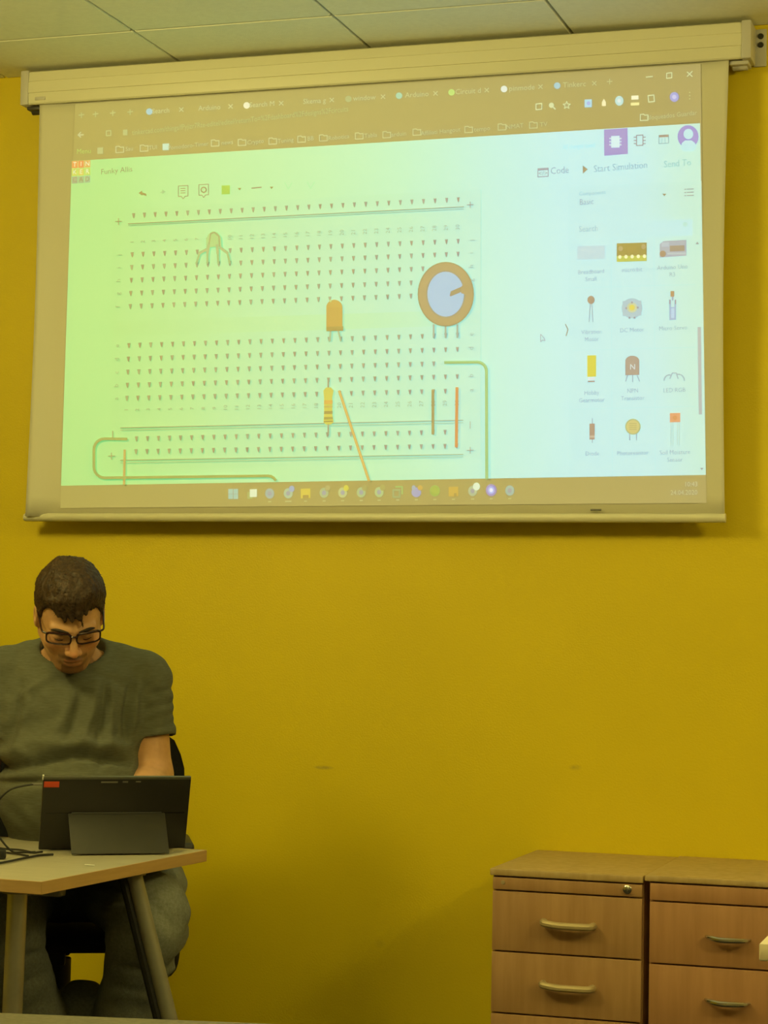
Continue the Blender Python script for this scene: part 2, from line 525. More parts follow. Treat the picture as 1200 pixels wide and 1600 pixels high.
# frame of light: faint black level of the projector over its whole rectangle
pic = Pic('projected_picture')
BLK = (182, 168, 92)
nX, nY = 44, 22
TL, TR, BR_, BL = (118, 163), (1095, 100), (1104, 786), (95, 794)
def bil(u, v):
    return ((TL[0] * (1 - u) + TR[0] * u) * (1 - v) + (BL[0] * (1 - u) + BR_[0] * u) * v,
            (TL[1] * (1 - u) + TR[1] * u) * (1 - v) + (BL[1] * (1 - u) + BR_[1] * u) * v)
def gridregion(p, c00, c10, c11, c01, nx, ny, colf, layer):
    vs, cs, fs = [], [], []
    for j in range(ny + 1):
        for i in range(nx + 1):
            u, v = i / nx, j / ny
            x = (c00[0] * (1 - u) + c10[0] * u) * (1 - v) + (c01[0] * (1 - u) + c11[0] * u) * v
            y = (c00[1] * (1 - u) + c10[1] * u) * (1 - v) + (c01[1] * (1 - u) + c11[1] * u) * v
            vs.append(p.P(x, y, layer)); cs.append(tuple(colf(x, y)))
    for j in range(ny):
        for i in range(nx):
            a = j * (nx + 1) + i
            fs.append([a, a + 1, a + nx + 2, a + nx + 1])
    p.add(vs, fs, cs)
def black_level(x, y):
    u = (x - 96) / 1000.0
    return np.array([0.022 + 0.02 * u, 0.030 + 0.012 * u, 0.008 + 0.035 * u]) * 0.9
gridregion(pic, TL, TR, BR_, BL, nX, 4, black_level, 0)
gridregion(pic, (113, 252), (1094, 193), (1103, 742), (96, 759), nX, nY, lambda x, y: emis(white_at(x, y)), 1)
image = pic.build(ps)

# --- browser bars (white marks on the dark strip)
pb = Pic('browser_bar_print')
W1, W2, W3 = (212, 208, 140), (200, 198, 122), (225, 228, 165)
def bar_y(x, base):  # rows of the browser follow the projected slope
    return base - 0.0635 * (x - 120)
tabs = [(250, 'Search', (150, 210, 200), 234), (326, 'Arduino', None, None), (408, 'Search M', (245, 240, 190), 386), (490, 'Skema g', None, None), (568, 'window', (190, 190, 120), 545), (650, 'Arduino', (165, 215, 170), 624), (730, 'Circuit d', (200, 225, 120), 706), (814, 'pinmode', (235, 240, 215), 788), (896, 'Tinkerc', (160, 210, 205), 871)]
for x, s_, c, ix in tabs:
    y = bar_y(x, 182)
    pb.text(s_, x + 2, y, 8, W1, sx=1.0)
    if c: pb.disc(ix, bar_y(ix, 182), 5, 5, c)
for x in (284, 361, 440, 519, 599, 681, 761, 845, 929):
    y = bar_y(x, 182)
    pb.line([(x - 3, y - 3), (x + 3, y + 3)], 1.3, W1); pb.line([(x - 3, y + 3), (x + 3, y - 3)], 1.3, W1)
pb.line([(949, 128), (957, 127.6)], 1.3, W1); pb.line([(953, 124), (953, 132)], 1.3, W1)
for x in (128, 150, 177, 204):
    y = bar_y(x, 181); pb.line([(x - 4, y), (x + 4, y - 1)], 1.6, W2); pb.line([(x, y - 4), (x, y + 4)], 1.4, W2)
pb.line([(1010, 121), (1020, 120)], 1.5, W3)
pb.line([(1042, 115), (1050, 114), (1050, 122), (1042, 123)], 1.4, W3, closed=True)
pb.line([(1074, 113), (1082, 120)], 1.4, W3); pb.line([(1074, 120), (1082, 112)], 1.4, W3)
# address row
pb.line([(131, 211), (123, 211.5)], 1.8, W1); pb.line([(127, 207), (123, 211.5), (127, 215)], 1.6, W1)
pb.line([(167, 205), (174, 204.6), (174, 212), (167, 212.4)], 1.6, W2, closed=True)
pb.rect(193, 203, 200, 212, W2, 3)
pb.text('tinkercad.com/things/fPyjizr7Rte-editel/editel?returnTo=%2Fdashboard%2Fdesigns%2Fcircuits', 207, 208, 8.5, W2, align='LEFT', rot=0.047, sx=0.80)
pb.line([(838, 163), (847, 162), (847, 171), (838, 172)], 1.5, W3, closed=True)
pb.disc(862, 165, 4, 4, W3); pb.line([(864, 167), (868, 171)], 2, W3)
star = [(886 + (6 if k % 2 == 0 else 2.6) * math.sin(math.pi * k / 5), 165 - (6 if k % 2 == 0 else 2.6) * math.cos(math.pi * k / 5)) for k in range(10)]
pb.line(star, 1.2, W3, closed=True)
pb.rect(914, 156, 925, 168, (190, 225, 230), 3); pb.disc(920, 162, 3, 3, (120, 190, 225), 4)
pb.poly([(944, 155), (947, 160), (947, 166), (941, 166), (941, 160)], (255, 245, 185), 3)
pb.disc(968, 158, 6.5, 7.5, (205, 232, 215)); pb.disc(968, 158, 3, 3, (230, 240, 225), 4)
pb.rect(987, 150, 998, 156, (255, 250, 200), 3); pb.rect(986, 161, 999, 165, (255, 245, 160), 3)
pb.line([(1013, 150), (1022, 149), (1023, 159), (1014, 160)], 1.6, W3, closed=True)
pb.disc(1054, 152, 7, 7.5, (185, 180, 215)); pb.disc(1054, 152, 3.4, 3.4, (215, 210, 235), 4)
for dy in (-5, 0, 5): pb.disc(1078, 150 + dy, 1.1, 1.1, W1)
# bookmark row
def folder(x, y, c=W1):
    pb.line([(x - 6, y - 4.5), (x - 1, y - 5), (x + 1, y - 3.4), (x + 6, y - 3.8), (x + 6, y + 4.4), (x - 6, y + 5)], 1.4, c, closed=True)
pb.text('Menu', 132, 237, 8, (205, 215, 110))
pb.rect(153, 231, 162, 241, W2, 3)
bm_marks = [(188, 234, 'Sau', 203), (226, 232, 'TUI', 240), (353 - 16, 224, 'news', 356), (379, 223, 'Crypto', 400), (427, 221, 'Tuning', 447), (472, 218, 'BB', 486), (506, 216, 'Robotica', 530), (562, 213, 'Tabla', 580), (605, 211, 'arduin', 624), (652, 207, 'Affiliati Hangout', 689), (733, 203, 'tempo', 754), (785, 199, 'NMAT', 805), (834, 196, 'TV', 850)]
for fx_, fy_, s_, tx_ in bm_marks:
    folder(fx_, fy_); pb.text(s_, tx_, fy_ - 0.8, 6.8, W1, rot=0.05)
pb.rect(255, 225, 265, 235, (205, 228, 190), 3); pb.text('Pomodoro-Timer', 295, 228.5, 6.8, W1, rot=0.05)
folder(1007, 184, W3); pb.text('Bloqueados Guardar', 1050, 181, 7, W1, rot=0.05, sx=0.9)
tag(pb.build(image), kind='stuff')

# --- editor header
pe = Pic('editor_header_print')
def grey(x, y, k): return tuple(white_at(x, y) * k)
# nine-block emblem
x0, y0 = 113, 252
cols9 = [[(238, 170, 80), (240, 165, 75), (232, 185, 90)], [(215, 215, 90), (222, 210, 90), (205, 220, 100)], [(165, 185, 130), (180, 195, 130), (182, 200, 140)]]
lets = ['TIN', 'KER', 'CAD']
for r in range(3):
    for c in range(3):
        a = x0 + c * 9.9; b = y0 + r * 12 - 0.06 * c * 9.9
        pe.rect(a, b, a + 9.2, b + 11.2, cols9[r][c], 3, slope=-0.06)
        pe.text(lets[r][c], a + 4.6, b + 5.6, 7.5, (235, 240, 190) if r < 2 else (110, 125, 80), 4)
pe.text('Funky Allis', 183, 267, 9, grey(183, 267, 0.70), rot=0.04)
G = lambda x, y, k=0.62: grey(x, y, k)
pe.poly([(217, 302), (223, 298), (223, 301), (229, 303), (230, 307), (225, 305), (223, 305), (223, 306)], G(220, 300, 0.55), 3)
pe.poly([(260, 300), (254, 296), (254, 299), (249, 302), (254, 302), (254, 304)], G(255, 300, 0.88), 3)
for cx, cy in ((287, 300), (319, 298)):
    pe.line([(cx - 7.5, cy - 9), (cx + 7.5, cy - 9.8), (cx + 7.5, cy + 6.5), (cx + 3, cy + 7), (cx, cy + 11), (cx - 3, cy + 7.3), (cx - 7.5, cy + 7.4)], 1.3, G(cx, cy, 0.66), closed=True)
for dy in (-4, -0.5, 3): pe.line([(283, 299 + dy), (290, 298.6 + dy)], 1.3, G(287, 300, 0.62))
pe.disc(319, 297, 5, 5, G(319, 297, 0.62)); pe.disc(319, 297, 3, 3, G(319, 297, 0.97), 4)
pe.rect(347, 290, 360, 304, (165, 212, 75), 3)
pe.poly([(372, 294), (378, 294), (375, 298)], G(375, 296, 0.5), 3)
pe.line([(394, 294.5), (409, 293)], 2.0, G(400, 293, 0.66))
pe.poly([(422, 292), (428, 292), (425, 296)], G(425, 293, 0.5), 3)
for cx, cy in ((451, 291), (486, 290)):
    pe.line([(cx - 5, cy - 5), (cx, cy + 5), (cx + 6, cy - 5)], 1.4, G(cx, cy, 0.93))
# header icons right
pe.poly([(944, 203), (981, 200.5), (981.5, 241), (944.5, 244)], (150, 158, 205), 2)
def chip(cx, cy, c, fill):
    if fill: pe.rect(cx - 6.5, cy - 9, cx + 6.5, cy + 9, c, 4)
    else: pe.line([(cx - 5, cy - 8), (cx + 5, cy - 8.6), (cx + 5, cy + 7.4), (cx - 5, cy + 8)], 1.6, c, closed=True)
    for dy in (-5, 0, 5):
        for s_ in (-1, 1): pe.line([(cx + s_ * 6, cy + dy), (cx + s_ * 9, cy + dy - 0.2)], 1.6, c, 4)
chip(962, 222, (222, 245, 238), True)
chip(1000, 220, G(1000, 220, 0.62), False)
pe.line([(1030, 212), (1045, 211), (1045, 224), (1030, 225)], 1.3, G(1037, 218, 0.78), closed=True)
pe.rect(1030, 211, 1045, 215, G(1037, 212, 0.6), 3)
for k in (-2.5, 2.5): pe.line([(1037 + k, 216), (1037 + k, 224)], 0.9, G(1037, 218, 0.8))
# avatar
pe.disc(1075.5, 214, 16.5, 18, (158, 165, 208), 3)
pe.disc(1076, 210, 7.5, 8, (205, 240, 232), 4)
pe.poly([(1064, 231), (1066, 224), (1071, 220), (1081, 220), (1086, 224), (1088, 229), (1084, 236), (1068, 236)], (205, 240, 232), 4)
pe.text('All changes saved', 905, 229, 7, G(900, 229, 0.95), rot=0.02, sx=0.7)
pe.line([(841, 264), (857, 263), (857, 276), (841, 277)], 1.4, G(849, 270, 0.7), closed=True)
pe.line([(841, 266), (857, 265)], 2.2, G(849, 270, 0.7))
pe.text('</>', 849, 271.5, 7, G(849, 270, 0.6))
pe.text('Code', 875, 267, 10.5, G(875, 267, 0.74), rot=0.03, sx=0.85)
pe.poly([(911, 259), (919, 265), (911, 272)], G(914, 265, 0.5), 3)
pe.text('Start Simulation', 970, 261.5, 10.5, G(970, 262, 0.79), rot=0.03, sx=0.85)
pe.text('Send To', 1059, 256, 10, G(1059, 256, 0.84), rot=0.03, sx=0.85)
tag(pe.build(image), kind='stuff')

# --- breadboard drawing
pd = Pic('circuit_board_print')
pd.tint([(175, 329), (300, 321), (450, 312), (600, 304), (752, 296), (752, 510), (752, 718), (600, 724), (450, 729), (300, 734), (172, 739), (173, 540)], (0.92, 0.955, 0.95), 2)
pd.line([(752, 297), (752, 718)], 1.2, G(752, 500, 0.93), 3)
for y0_, y1_, k in ((499, 480, 1.0),):
    gridregion(pd, (176, 502), (751, 484), (751, 508), (175, 526), 8, 1, lambda x, y: emis(white_at(x, y)) * np.array((0.86, 0.93, 0.93)), 3)
def rowpt(c, yl, yr):
    """column c (0..29) of the row whose first hole is at height yl and last at yr"""
    t = (yl - 337) / (706 - 337)
    xl = 209.6 + (197 - 209.6) * t
    xr = 716.7 + (715.0 - 716.7) * t
    u = c / 29.0
    u = u - 0.012 * math.sin(math.pi * u)
    return xl + (xr - xl) * u, yl + (yr - yl) * u
rows = {'railtop': (337, 312), 'j': (398, 377), 'i': (418, 397), 'h': (438, 418), 'g': (458.5, 439.5), 'f': (479, 460),
        'e': (540, 524), 'd': (561, 546), 'c': (581.5, 567.5), 'b': (602, 588.5), 'a': (622.5, 611), 'raila': (686, 675), 'railb': (706, 697)}
hid = {('h', 28), ('h', 29), ('h', 27), ('g', 27), ('g', 28), ('g', 29), ('f', 27), ('f', 28), ('f', 29), ('raila', 0), ('railb', 0), ('j', 7), ('j', 8), ('c', 29), ('c', 28)}
for nm, (yl, yr) in rows.items():
    for c in range(30):
        if (nm, c) in hid: continue
        x, y = rowpt(c, yl, yr)
        k = 0.61 + 0.10 * rng.random() + 0.08 * (1 - c / 29)
        cc = grey(x, y, k)
        pd.poly([(x - 2.8, y - 3.6), (x + 2.6, y - 3.8), (x + 1.6, y + 3.0), (x + 0.2, y + 5.2), (x - 1.2, y + 3.2)], grey(x, y, 0.76), 3)
        pd.poly([(x - 1.9, y - 2.2), (x + 1.7, y - 2.4), (x + 0.6, y + 3.2), (x - 0.6, y + 3.2)], cc, 4)
for c in range(30):
    for yl, yr in ((379, 356), (641, 630)):
        x, y = rowpt(c, yl, yr)
        pd.text(str(c + 1), x, y, 6.5, grey(x, y, 0.74), 4, rot=math.pi / 2)
for xl, ty in ((738, 0),):
    for nm in 'jihgfedcba':
        yl, yr = rows[nm]
        pd.text(nm, 737.5, yr - 1.0, 8, grey(737, yr, 0.74), 4, rot=math.pi / 2)
        pd.text(nm, 189 - (yl - 337) * 0.02, yl + 1, 8, grey(189, yl, 0.80), 4, rot=math.pi / 2)
for x, y in ((736, 321), (736, 704), (187, 347), (176, 713)):
    k = 0.66
    pd.line([(x - 5, y), (x + 5, y - 0.3)], 1.3, grey(x, y, k)); pd.line([(x, y - 5), (x, y + 5)], 1.3, grey(x, y, k))
for x, y in ((736, 664), (178, 679)):
    pd.line([(x, y - 5), (x, y + 6)], 1.3, grey(x, y, 0.7))
def longline(x0, y0, x1, y1, w, f, n=10):
    for k in range(n):
        a, b = k / n, (k + 1) / n
        xa, ya, xb, yb = x0 + (x1 - x0) * a, y0 + (y1 - y0) * a, x0 + (x1 - x0) * b, y0 + (y1 - y0) * b
        c = white_at(xa, ya) * np.array(f)
        pd.line([(xa, ya), (xb, yb)], w, tuple(c), 3)
longline(202, 350.6, 726, 324, 1.5, (0.84, 0.74, 0.70))
longline(202, 353.2, 726, 327.2, 1.0, (0.80, 0.78, 0.80))
longline(190, 669, 725, 657, 1.4, (0.74, 0.74, 0.72))
longline(190, 672.5, 725, 661, 1.0, (0.82, 0.80, 0.78))
longline(190, 719.5, 725, 710.5, 1.4, (0.86, 0.76, 0.70))
longline(190, 723.5, 725, 714, 1.0, (0.88, 0.82, 0.80))
# pale four-legged lamp drawing
gl = lambda k: (178 * k, 200 * k, 120 * k)
pd.poly([(324, 376), (327, 367), (334, 362), (342, 364), (347, 372), (348, 386), (324, 388)], (184, 212, 128), 4)
pd.line([(328, 385), (331, 366), (337, 364), (344, 370), (345, 386)], 2.2, gl(0.9), 5)
for pts in ([(328, 384), (326, 396), (326, 412)], [(341, 384), (342, 396), (343, 412)], [(326, 390), (314, 396), (309, 412)], [(346, 388), (357, 396), (361, 412)]):
    pd.line(pts, 3.2, gl(0.98), 5)
    pd.line(pts[:2], 4.5, (188, 196, 122), 5)
# orange round-topped lamp
pd.disc(524, 481, 12.6, 12, (208, 178, 88), 4); pd.rect(511.5, 481, 536.8, 514, (206, 174, 84), 4, slope=-0.03)
pd.rect(511.5, 511, 538, 518, (186, 160, 80), 5)
for pts in ([(518, 518), (517, 533)], [(530, 517), (534, 533)]): pd.line(pts, 3, (172, 192, 136), 4)
pd.disc(518, 471, 2, 2, (205, 215, 130), 5)
# round dial
for rx, ry, c, ly in ((44, 50.5, (170, 156, 104), 4), (42, 48.5, (192, 170, 112), 5), (31, 37.5, (180, 168, 120), 6), (28.5, 35, (172, 205, 218), 7)):
    pd.disc(698, 460.5, rx, ry, c, ly, 40)
pd.poly([(704, 463), (706, 456), (722, 449), (732, 447), (732, 453), (718, 459), (706, 464)], (176, 160, 112), 8)
pd.poly([(722, 449), (730, 440), (738, 450), (731, 462), (722, 459)], (192, 170, 112), 8)
for x in (679, 697.5, 716): pd.line([(x, 508), (x, 528)], 3, (170, 186, 152), 3)
# resistor
pd.line([(514.5, 594), (514.5, 680)], 2.6, (158, 170, 120), 4)
pd.poly([(507, 611), (511, 606), (519, 606), (523, 611), (521, 622), (521, 648), (523, 660), (519, 664), (511, 664), (507, 660), (508, 648), (508, 622)], (216, 206, 92), 5)
for y, h, c in ((629, 6, (226, 186, 88)), (636, 3, (208, 190, 98)), (645, 4.5, (168, 158, 70)), (654, 4, (186, 172, 80)), (659, 2, (160, 158, 76))):
    pd.rect(508, y - h / 2, 521.5, y + h / 2, c, 6)
# wires
pd.line([(532, 612), (578, 751)], 4.2, (214, 178, 76), 6)
pd.line([(532, 612), (578, 751)], 1.6, (230, 200, 110), 7)
pd.line([(678, 611), (678, 678)], 4.4, (158, 152, 98), 6)
pd.line([(715.5, 607), (714.5, 698)], 4.8, (222, 158, 92), 6)
pd.line([(197, 704), (196, 757)], 3.8, (208, 182, 92), 6)
g1 = (150, 196, 112)
def arc(cx, cy, r, a0, a1, n=6): return [(cx + r * math.cos(math.radians(a0 + (a1 - a0) * k / n)), cy + r * math.sin(math.radians(a0 + (a1 - a0) * k / n))) for k in range(n + 1)]
pd.line([(697, 567)] + arc(747, 581, 14.5, -90, 0) + [(762, 748)], 4.6, g1, 6)
g2 = (160, 182, 92)
pd.line([(200, 686.5)] + arc(166, 703, 17, -90, -180) + arc(166, 730, 17, 180, 90) + arc(421, 757, 13, -90, -10, 4)[:4], 4.4, g2, 6)
pd.line([(697, 566)] + arc(747, 580, 14.5, -90, 0) + [(762, 748)], 1.6, (176, 214, 140), 7)
# mouse pointer
pd.line([(846, 523), (846, 535), (849, 532), (853, 533), (852, 530), (846, 523)], 1.1, G(849, 529, 0.7), 4)
tag(pd.build(image), kind='stuff')

# --- components panel
pc = Pic('component_panel_print')
gridregion(pc, (888, 292), (1096, 283), (1103, 742), (890, 745.4), 6, 10, lambda x, y: emis(white_at(x, y)) * np.array((0.93, 0.965, 0.97)), 2)
for x in (955, 1022): pc.line([(x, 372), (x + 2, 740)], 1.0, G(x, 500, 0.968), 3)
for y in (450, 548, 640): pc.line([(895, y), (1086, y - 5)], 1.0, G(990, y, 0.968), 3)
pc.line([(884, 507), (888, 515), (885, 525)], 1.6, G(886, 515, 0.5), 4)
pc.text('Components', 926, 302, 6, G(926, 302, 0.80), rot=0.03, sx=0.9)
pc.text('Basic', 917, 316, 9, G(917, 316, 0.74), rot=0.03, sx=0.85)
pc.poly([(1035, 303), (1042, 303), (1038.5, 307)], G(1038, 305, 0.5), 4)
for dy in (-5, 0, 5):
    pc.line([(1074, 301 + dy), (1084, 300.6 + dy)], 1.6, G(1078, 301, 0.72)); pc.line([(1070, 301.2 + dy), (1072, 301.1 + dy)], 1.6, G(1078, 301, 0.72))
pc.text('Search', 920, 358, 9, G(920, 358, 0.80), rot=0.02, sx=0.85)
pc.rect(898, 346, 1082, 371, tuple(white_at(990, 360) * 0.99), 3)
pc.disc(1071, 351, 4, 4, G(1071, 351, 0.95), 4)
LBL = [(924, 425, ['Breadboard', 'Small']), (988, 422, ['micro:bit']), (1051, 418, ['Arduino Uno', 'R3']), (925, 519, ['Vibration', 'Motor']), (988, 516, ['DC Motor']), (1052, 513, ['Micro Servo']),
       (925, 614, ['Hobby', 'Gearmotor']), (989, 611, ['NPN', 'Transistor']), (1054, 610, ['LED RGB']), (926, 709, ['Diode']), (989, 708, ['Photoresistor']), (1055, 707, ['Soil Moisture', 'Sensor'])]
for x, y, ls in LBL:
    for k, s_ in enumerate(ls):
        pc.text(s_, x, y + 11.5 * k, 6.6, G(x, y, 0.74), rot=0.02, sx=0.9)
pc.rect(902, 384, 946, 406, (203, 225, 222), 4)
pc.rect(964, 380, 1011, 409, (182, 160, 86), 4); pc.rect(964, 400, 1011, 409, (205, 205, 95), 5)
for k in range(5): pc.disc(969 + 9.6 * k, 402 - 0.3 * k, 2.6, 2.8, (250, 250, 190), 6)
for x, y in ((970, 389), (1006, 386)): pc.disc(x, y, 3.6, 4, (200, 182, 120), 6)
pc.rect(981, 385, 995, 395, (185, 165, 80), 6)
pc.poly([(1031, 382), (1037, 377), (1073, 375), (1073, 400), (1031, 403)], (190, 190, 184), 4)
pc.rect(1047, 384, 1070, 393, (180, 165, 130), 5); pc.rect(1034, 379, 1046, 386, (200, 205, 200), 5); pc.disc(1036, 397, 5, 5, (190, 160, 120), 5); pc.rect(1043, 395, 1072, 398, (200, 205, 195), 5)
pc.line([(923, 474), (921, 503)], 1.3, (178, 182, 170), 4); pc.line([(925, 474), (927, 503)], 1.3, (178, 182, 170), 4); pc.disc(924, 469, 5.8, 6.5, (186, 162, 128), 5)
pc.disc(988, 482, 16.5, 16, (188, 208, 204), 4); pc.rect(973, 470, 1003, 494, (190, 208, 204), 4); pc.disc(988, 481, 8, 8, (212, 215, 165), 5); pc.disc(988, 481, 4.5, 4.5, (232, 218, 100), 6)
for x, y in ((979, 482), (997, 481), (988, 473), (984, 497), (992, 497)): pc.disc(x, y, 1.6, 1.8, (172, 175, 160), 6)
pc.rect(1048, 455, 1054, 464, (196, 152, 112), 5); pc.rect(1050, 463, 1053, 470, (172, 185, 185), 4)
pc.poly([(1046, 469), (1049, 469), (1049, 480), (1054, 480), (1054, 469), (1057, 469), (1057, 500), (1046, 501)], (176, 196, 205), 4)
for x in (1047, 1056): pc.line([(x, 469), (x, 475)], 2, (135, 145, 150), 5)
pc.rect(1049, 482, 1054, 497, (198, 218, 232), 5)
pc.rect(918, 555.5, 932, 589, (222, 214, 82), 4); pc.rect(919, 590, 930, 594, (225, 232, 225), 4); pc.rect(919, 595, 930, 597.5, (150, 150, 140), 4)
pc.disc(988.5, 564, 11, 8, (188, 170, 142), 4); pc.rect(977.5, 564, 999.5, 586.5, (188, 170, 142), 4); pc.text('N', 989, 574, 8, (225, 235, 225), 6)
for pts in ([(981, 587), (978, 596)], [(989, 587), (989, 597)], [(996, 587), (1000, 596)]): pc.line(pts, 1.6, (180, 184, 176), 4)
pc.line(arc(1047, 595, 9, 180, 275, 5), 2, (186, 192, 180), 4); pc.line(arc(1060, 595, 10, -95, 0, 5), 2, (186, 192, 180), 4)
pc.line([(1047, 592), (1051, 583), (1057, 583), (1060, 592)], 2, (188, 194, 182), 4)
pc.line([(926, 654), (926, 692)], 1.5, (178, 178, 168), 4); pc.rect(921.5, 662, 930, 687, (190, 165, 130), 5); pc.rect(921.5, 681, 930, 684, (205, 190, 160), 6)
pc.line([(984.5, 676), (984.5, 688)], 1.5, (172, 182, 172), 4); pc.line([(995, 676), (995, 688)], 1.5, (172, 182, 172), 4)
pc.disc(989.5, 667, 12.2, 12.5, (196, 196, 130), 5); pc.disc(989.5, 667, 10, 10.3, (218, 206, 130), 6)
for dy in (-5, -2, 1, 4): pc.line([(984, 667 + dy), (995, 667 + dy)], 1.1, (196, 182, 110), 7)
pc.rect(1047, 645.5, 1063.5, 660, (232, 176, 122), 5); pc.disc(1055, 653, 3.4, 3.4, (222, 148, 100), 6)
for x in (1049, 1052, 1059, 1062): pc.line([(x, 660), (x, 696)], 1.4, (205, 218, 190), 4)
pc.poly([(1090, 511), (1096, 511), (1097.5, 648), (1092, 648)], (198, 198, 182), 4)
for x, y, d in ((1090, 381, -1), (1097, 732, 1)): pc.poly([(x - 3, y - d), (x + 3, y - d), (x, y + 3 * d)], G(x, y, 0.7), 4)
tag(pc.build(image), kind='stuff')

# --- task bar
pt = Pic('task_bar_print')
def tb(x): return 772 - (x - 365) * 0.0125
ic = [(365, (178, 205, 170)), (394, (232, 240, 190)), (422, (165, 190, 160)), (451, (190, 202, 150)), (478, (222, 202, 60)), (507, (192, 196, 130)), (536, (205, 205, 130)), (565, (188, 198, 130)), (593, (190, 202, 130)),
      (622, (168, 186, 120)), (651, (176, 178, 172)), (680, (142, 192, 76)), (709, (214, 184, 45)), (739, (196, 200, 145)), (768, (170, 164, 200)), (797, (178, 196, 165))]
for n_, (x, c) in enumerate(ic):
    y = tb(x)
    if n_ == 0:
        for dx in (-4, 4):
            for dy in (-4, 4): pt.rect(x + dx - 3.6, y + dy - 3.8, x + dx + 3.6, y + dy + 3.8, c, 3)
    elif n_ == 1: pt.rect(x - 3, y - 7, x + 8, y + 5, c, 3); pt.rect(x - 7, y - 3, x + 1, y + 8, (190, 190, 110), 2)
    elif n_ in (4, 12): pt.rect(x - 7.5, y - 7, x + 7.5, y + 8, c, 3); pt.rect(x + (1 if n_ == 12 else -4), y + 3, x + 5, y + 8, (190, 165, 60), 4)
    elif n_ == 9: pt.line([(x - 7, y - 3), (x + 3, y - 3), (x + 3, y + 8), (x - 7, y + 8)], 2.6, c, closed=True); pt.line([(x - 3, y - 8), (x + 7, y - 8), (x + 7, y + 3)], 2.4, (175, 200, 110))
    elif n_ == 10: pt.disc(x, y + 1, 7.5, 7.5, (178, 176, 190)); pt.disc(x + 6, y - 6, 4, 4, (216, 184, 90), 4); pt.disc(x - 4, y - 6, 3, 4, (176, 186, 180), 4)
    elif n_ == 11: pt.disc(x, y - 1, 8, 8.8, (170, 196, 100)); pt.disc(x, y - 1, 6.5, 7.2, c, 4)
    elif n_ == 14: pt.disc(x, y - 1, 8.4, 9.4, (166, 158, 188)); pt.disc(x, y - 1, 5.2, 6, (196, 196, 235), 4); pt.disc(x, y - 1, 2.6, 3, (240, 245, 250), 5)
    else:
        pt.disc(x, y, 7, 8, c); pt.disc(x, y, 3.2, 3.6, (160, 176, 160), 5)
        if n_ in (3, 5, 6, 7, 8): pt.disc(x + 5.5, y - 7, 4.2, 4.8, {3: (178, 186, 190), 5: (190, 180, 110), 6: (222, 212, 80), 7: (186, 176, 100), 8: (192, 182, 100)}[n_], 4)
        if n_ == 13: pt.disc(x + 6, y - 7, 5.4, 6, (232, 244, 200), 4)
    if n_ not in (0, 1): pt.rect(x - 2.4 - (2.5 if n_ == 3 else 0), y + 11.6, x + 2.4 + (2.5 if n_ == 3 else 0), y + 13.6, (206, 200, 130), 3)
pt.text('10:43', 1080, 757, 7, (216, 210, 158), rot=0.01, sx=0.9)
pt.text('24.04.2020', 1069, 770, 7, (214, 208, 152), rot=0.01, sx=0.9)
tag(pt.build(image), kind='stuff')

# ------------------------------------------------------------------ pedestals (drawer units)
def pedestal(name, label, x0, x1, ztop, zt0, lines, wood_m, top_m, bow, over):
    """x range, front plane at y=-0.5; lines: z of the joints from the strip down"""
    root = empty(name, ((x0 + x1) / 2, -0.26, 0))
    tag(root, label, 'drawer unit', 'wooden drawer units against the yellow wall')
    off = Vector(root.location)
    def pp(n, bm, m, par=root):
        for v in bm.verts: v.co -= off
        return obj(n, bm, m, par)
    w = x1 - x0; cx = (x0 + x1) / 2
    pp('carcass', newbox((cx, -0.255, (zt0 + 0.05) / 2), (w, 0.455, zt0 - 0.05), 0.002), wood_m)
    pp('top_panel', newbox((cx - over / 2, -0.2525, (ztop + zt0) / 2), (w + over, 0.503, ztop - zt0), 0.003), top_m)
    g = 0.0022
    zs = [zt0 - 0.002] + lines
    fp = pp('front_rail', newbox((cx, -0.491, (zs[0] + zs[1]) / 2), (w - 0.006, 0.018, zs[0] - zs[1] - 2 * g), 0.0012), wood_m)
    for k in range(1, len(zs) - 1):
        a, b = zs[k], zs[k + 1]
        d = pp('drawer', newbox((cx, -0.491, (a + b) / 2), (w - 0.006, 0.018, a - b - 2 * g), 0.0012), wood_m)
        if bow:
            xc, zc, hw = -1.189, (a + b) / 2 - 0.001, 0.064
            bm = bmesh.new()
            P = [(xc - hw, -0.499, zc + 0.005), (xc - hw + 0.002, -0.518, zc + 0.005), (xc - hw + 0.012, -0.526, zc + 0.003), (xc - 0.02, -0.528, zc), (xc + 0.02, -0.528, zc), (xc + hw - 0.012, -0.526, zc), (xc + hw - 0.002, -0.518, zc + 0.001), (xc + hw, -0.499, zc + 0.001)]
            tube(bm, spline(P, 5), 0.0095, 10)
            pp('handle', bm, M['bowhandle'], d)
        else:
            xc, zc, hw = -0.787, (a + b) / 2 - 0.006, 0.055
            bm = bmesh.new()
            P = [(xc - hw, -0.499, zc + 0.004), (xc - hw * 0.8, -0.514, zc + 0.003), (xc - hw * 0.3, -0.525, zc), (xc + hw * 0.3, -0.525, zc), (xc + hw * 0.8, -0.514, zc + 0.0), (xc + hw, -0.499, zc + 0.001)]
            pts = spline(P, 5)
            tube(bm, pts, [0.0035 + 0.004 * math.sin(math.pi * i / (len(pts) - 1)) for i in range(len(pts))], 10)
            pp('handle', bm, M['chrome'], d)
    for sx in (x0 + 0.05, x1 - 0.05):
        for sy in (-0.08, -0.43):
            bm = bmesh.new()
            tube(bm, [(sx - 0.012, sy, 0.024), (sx + 0.012, sy, 0.024)], 0.024, 16)
            box(bm, (sx, sy, 0.045), (0.03, 0.03, 0.012))
            pp('castor', bm, M['black'])
    # dark lining seen in the joints
    return root, pp, fp
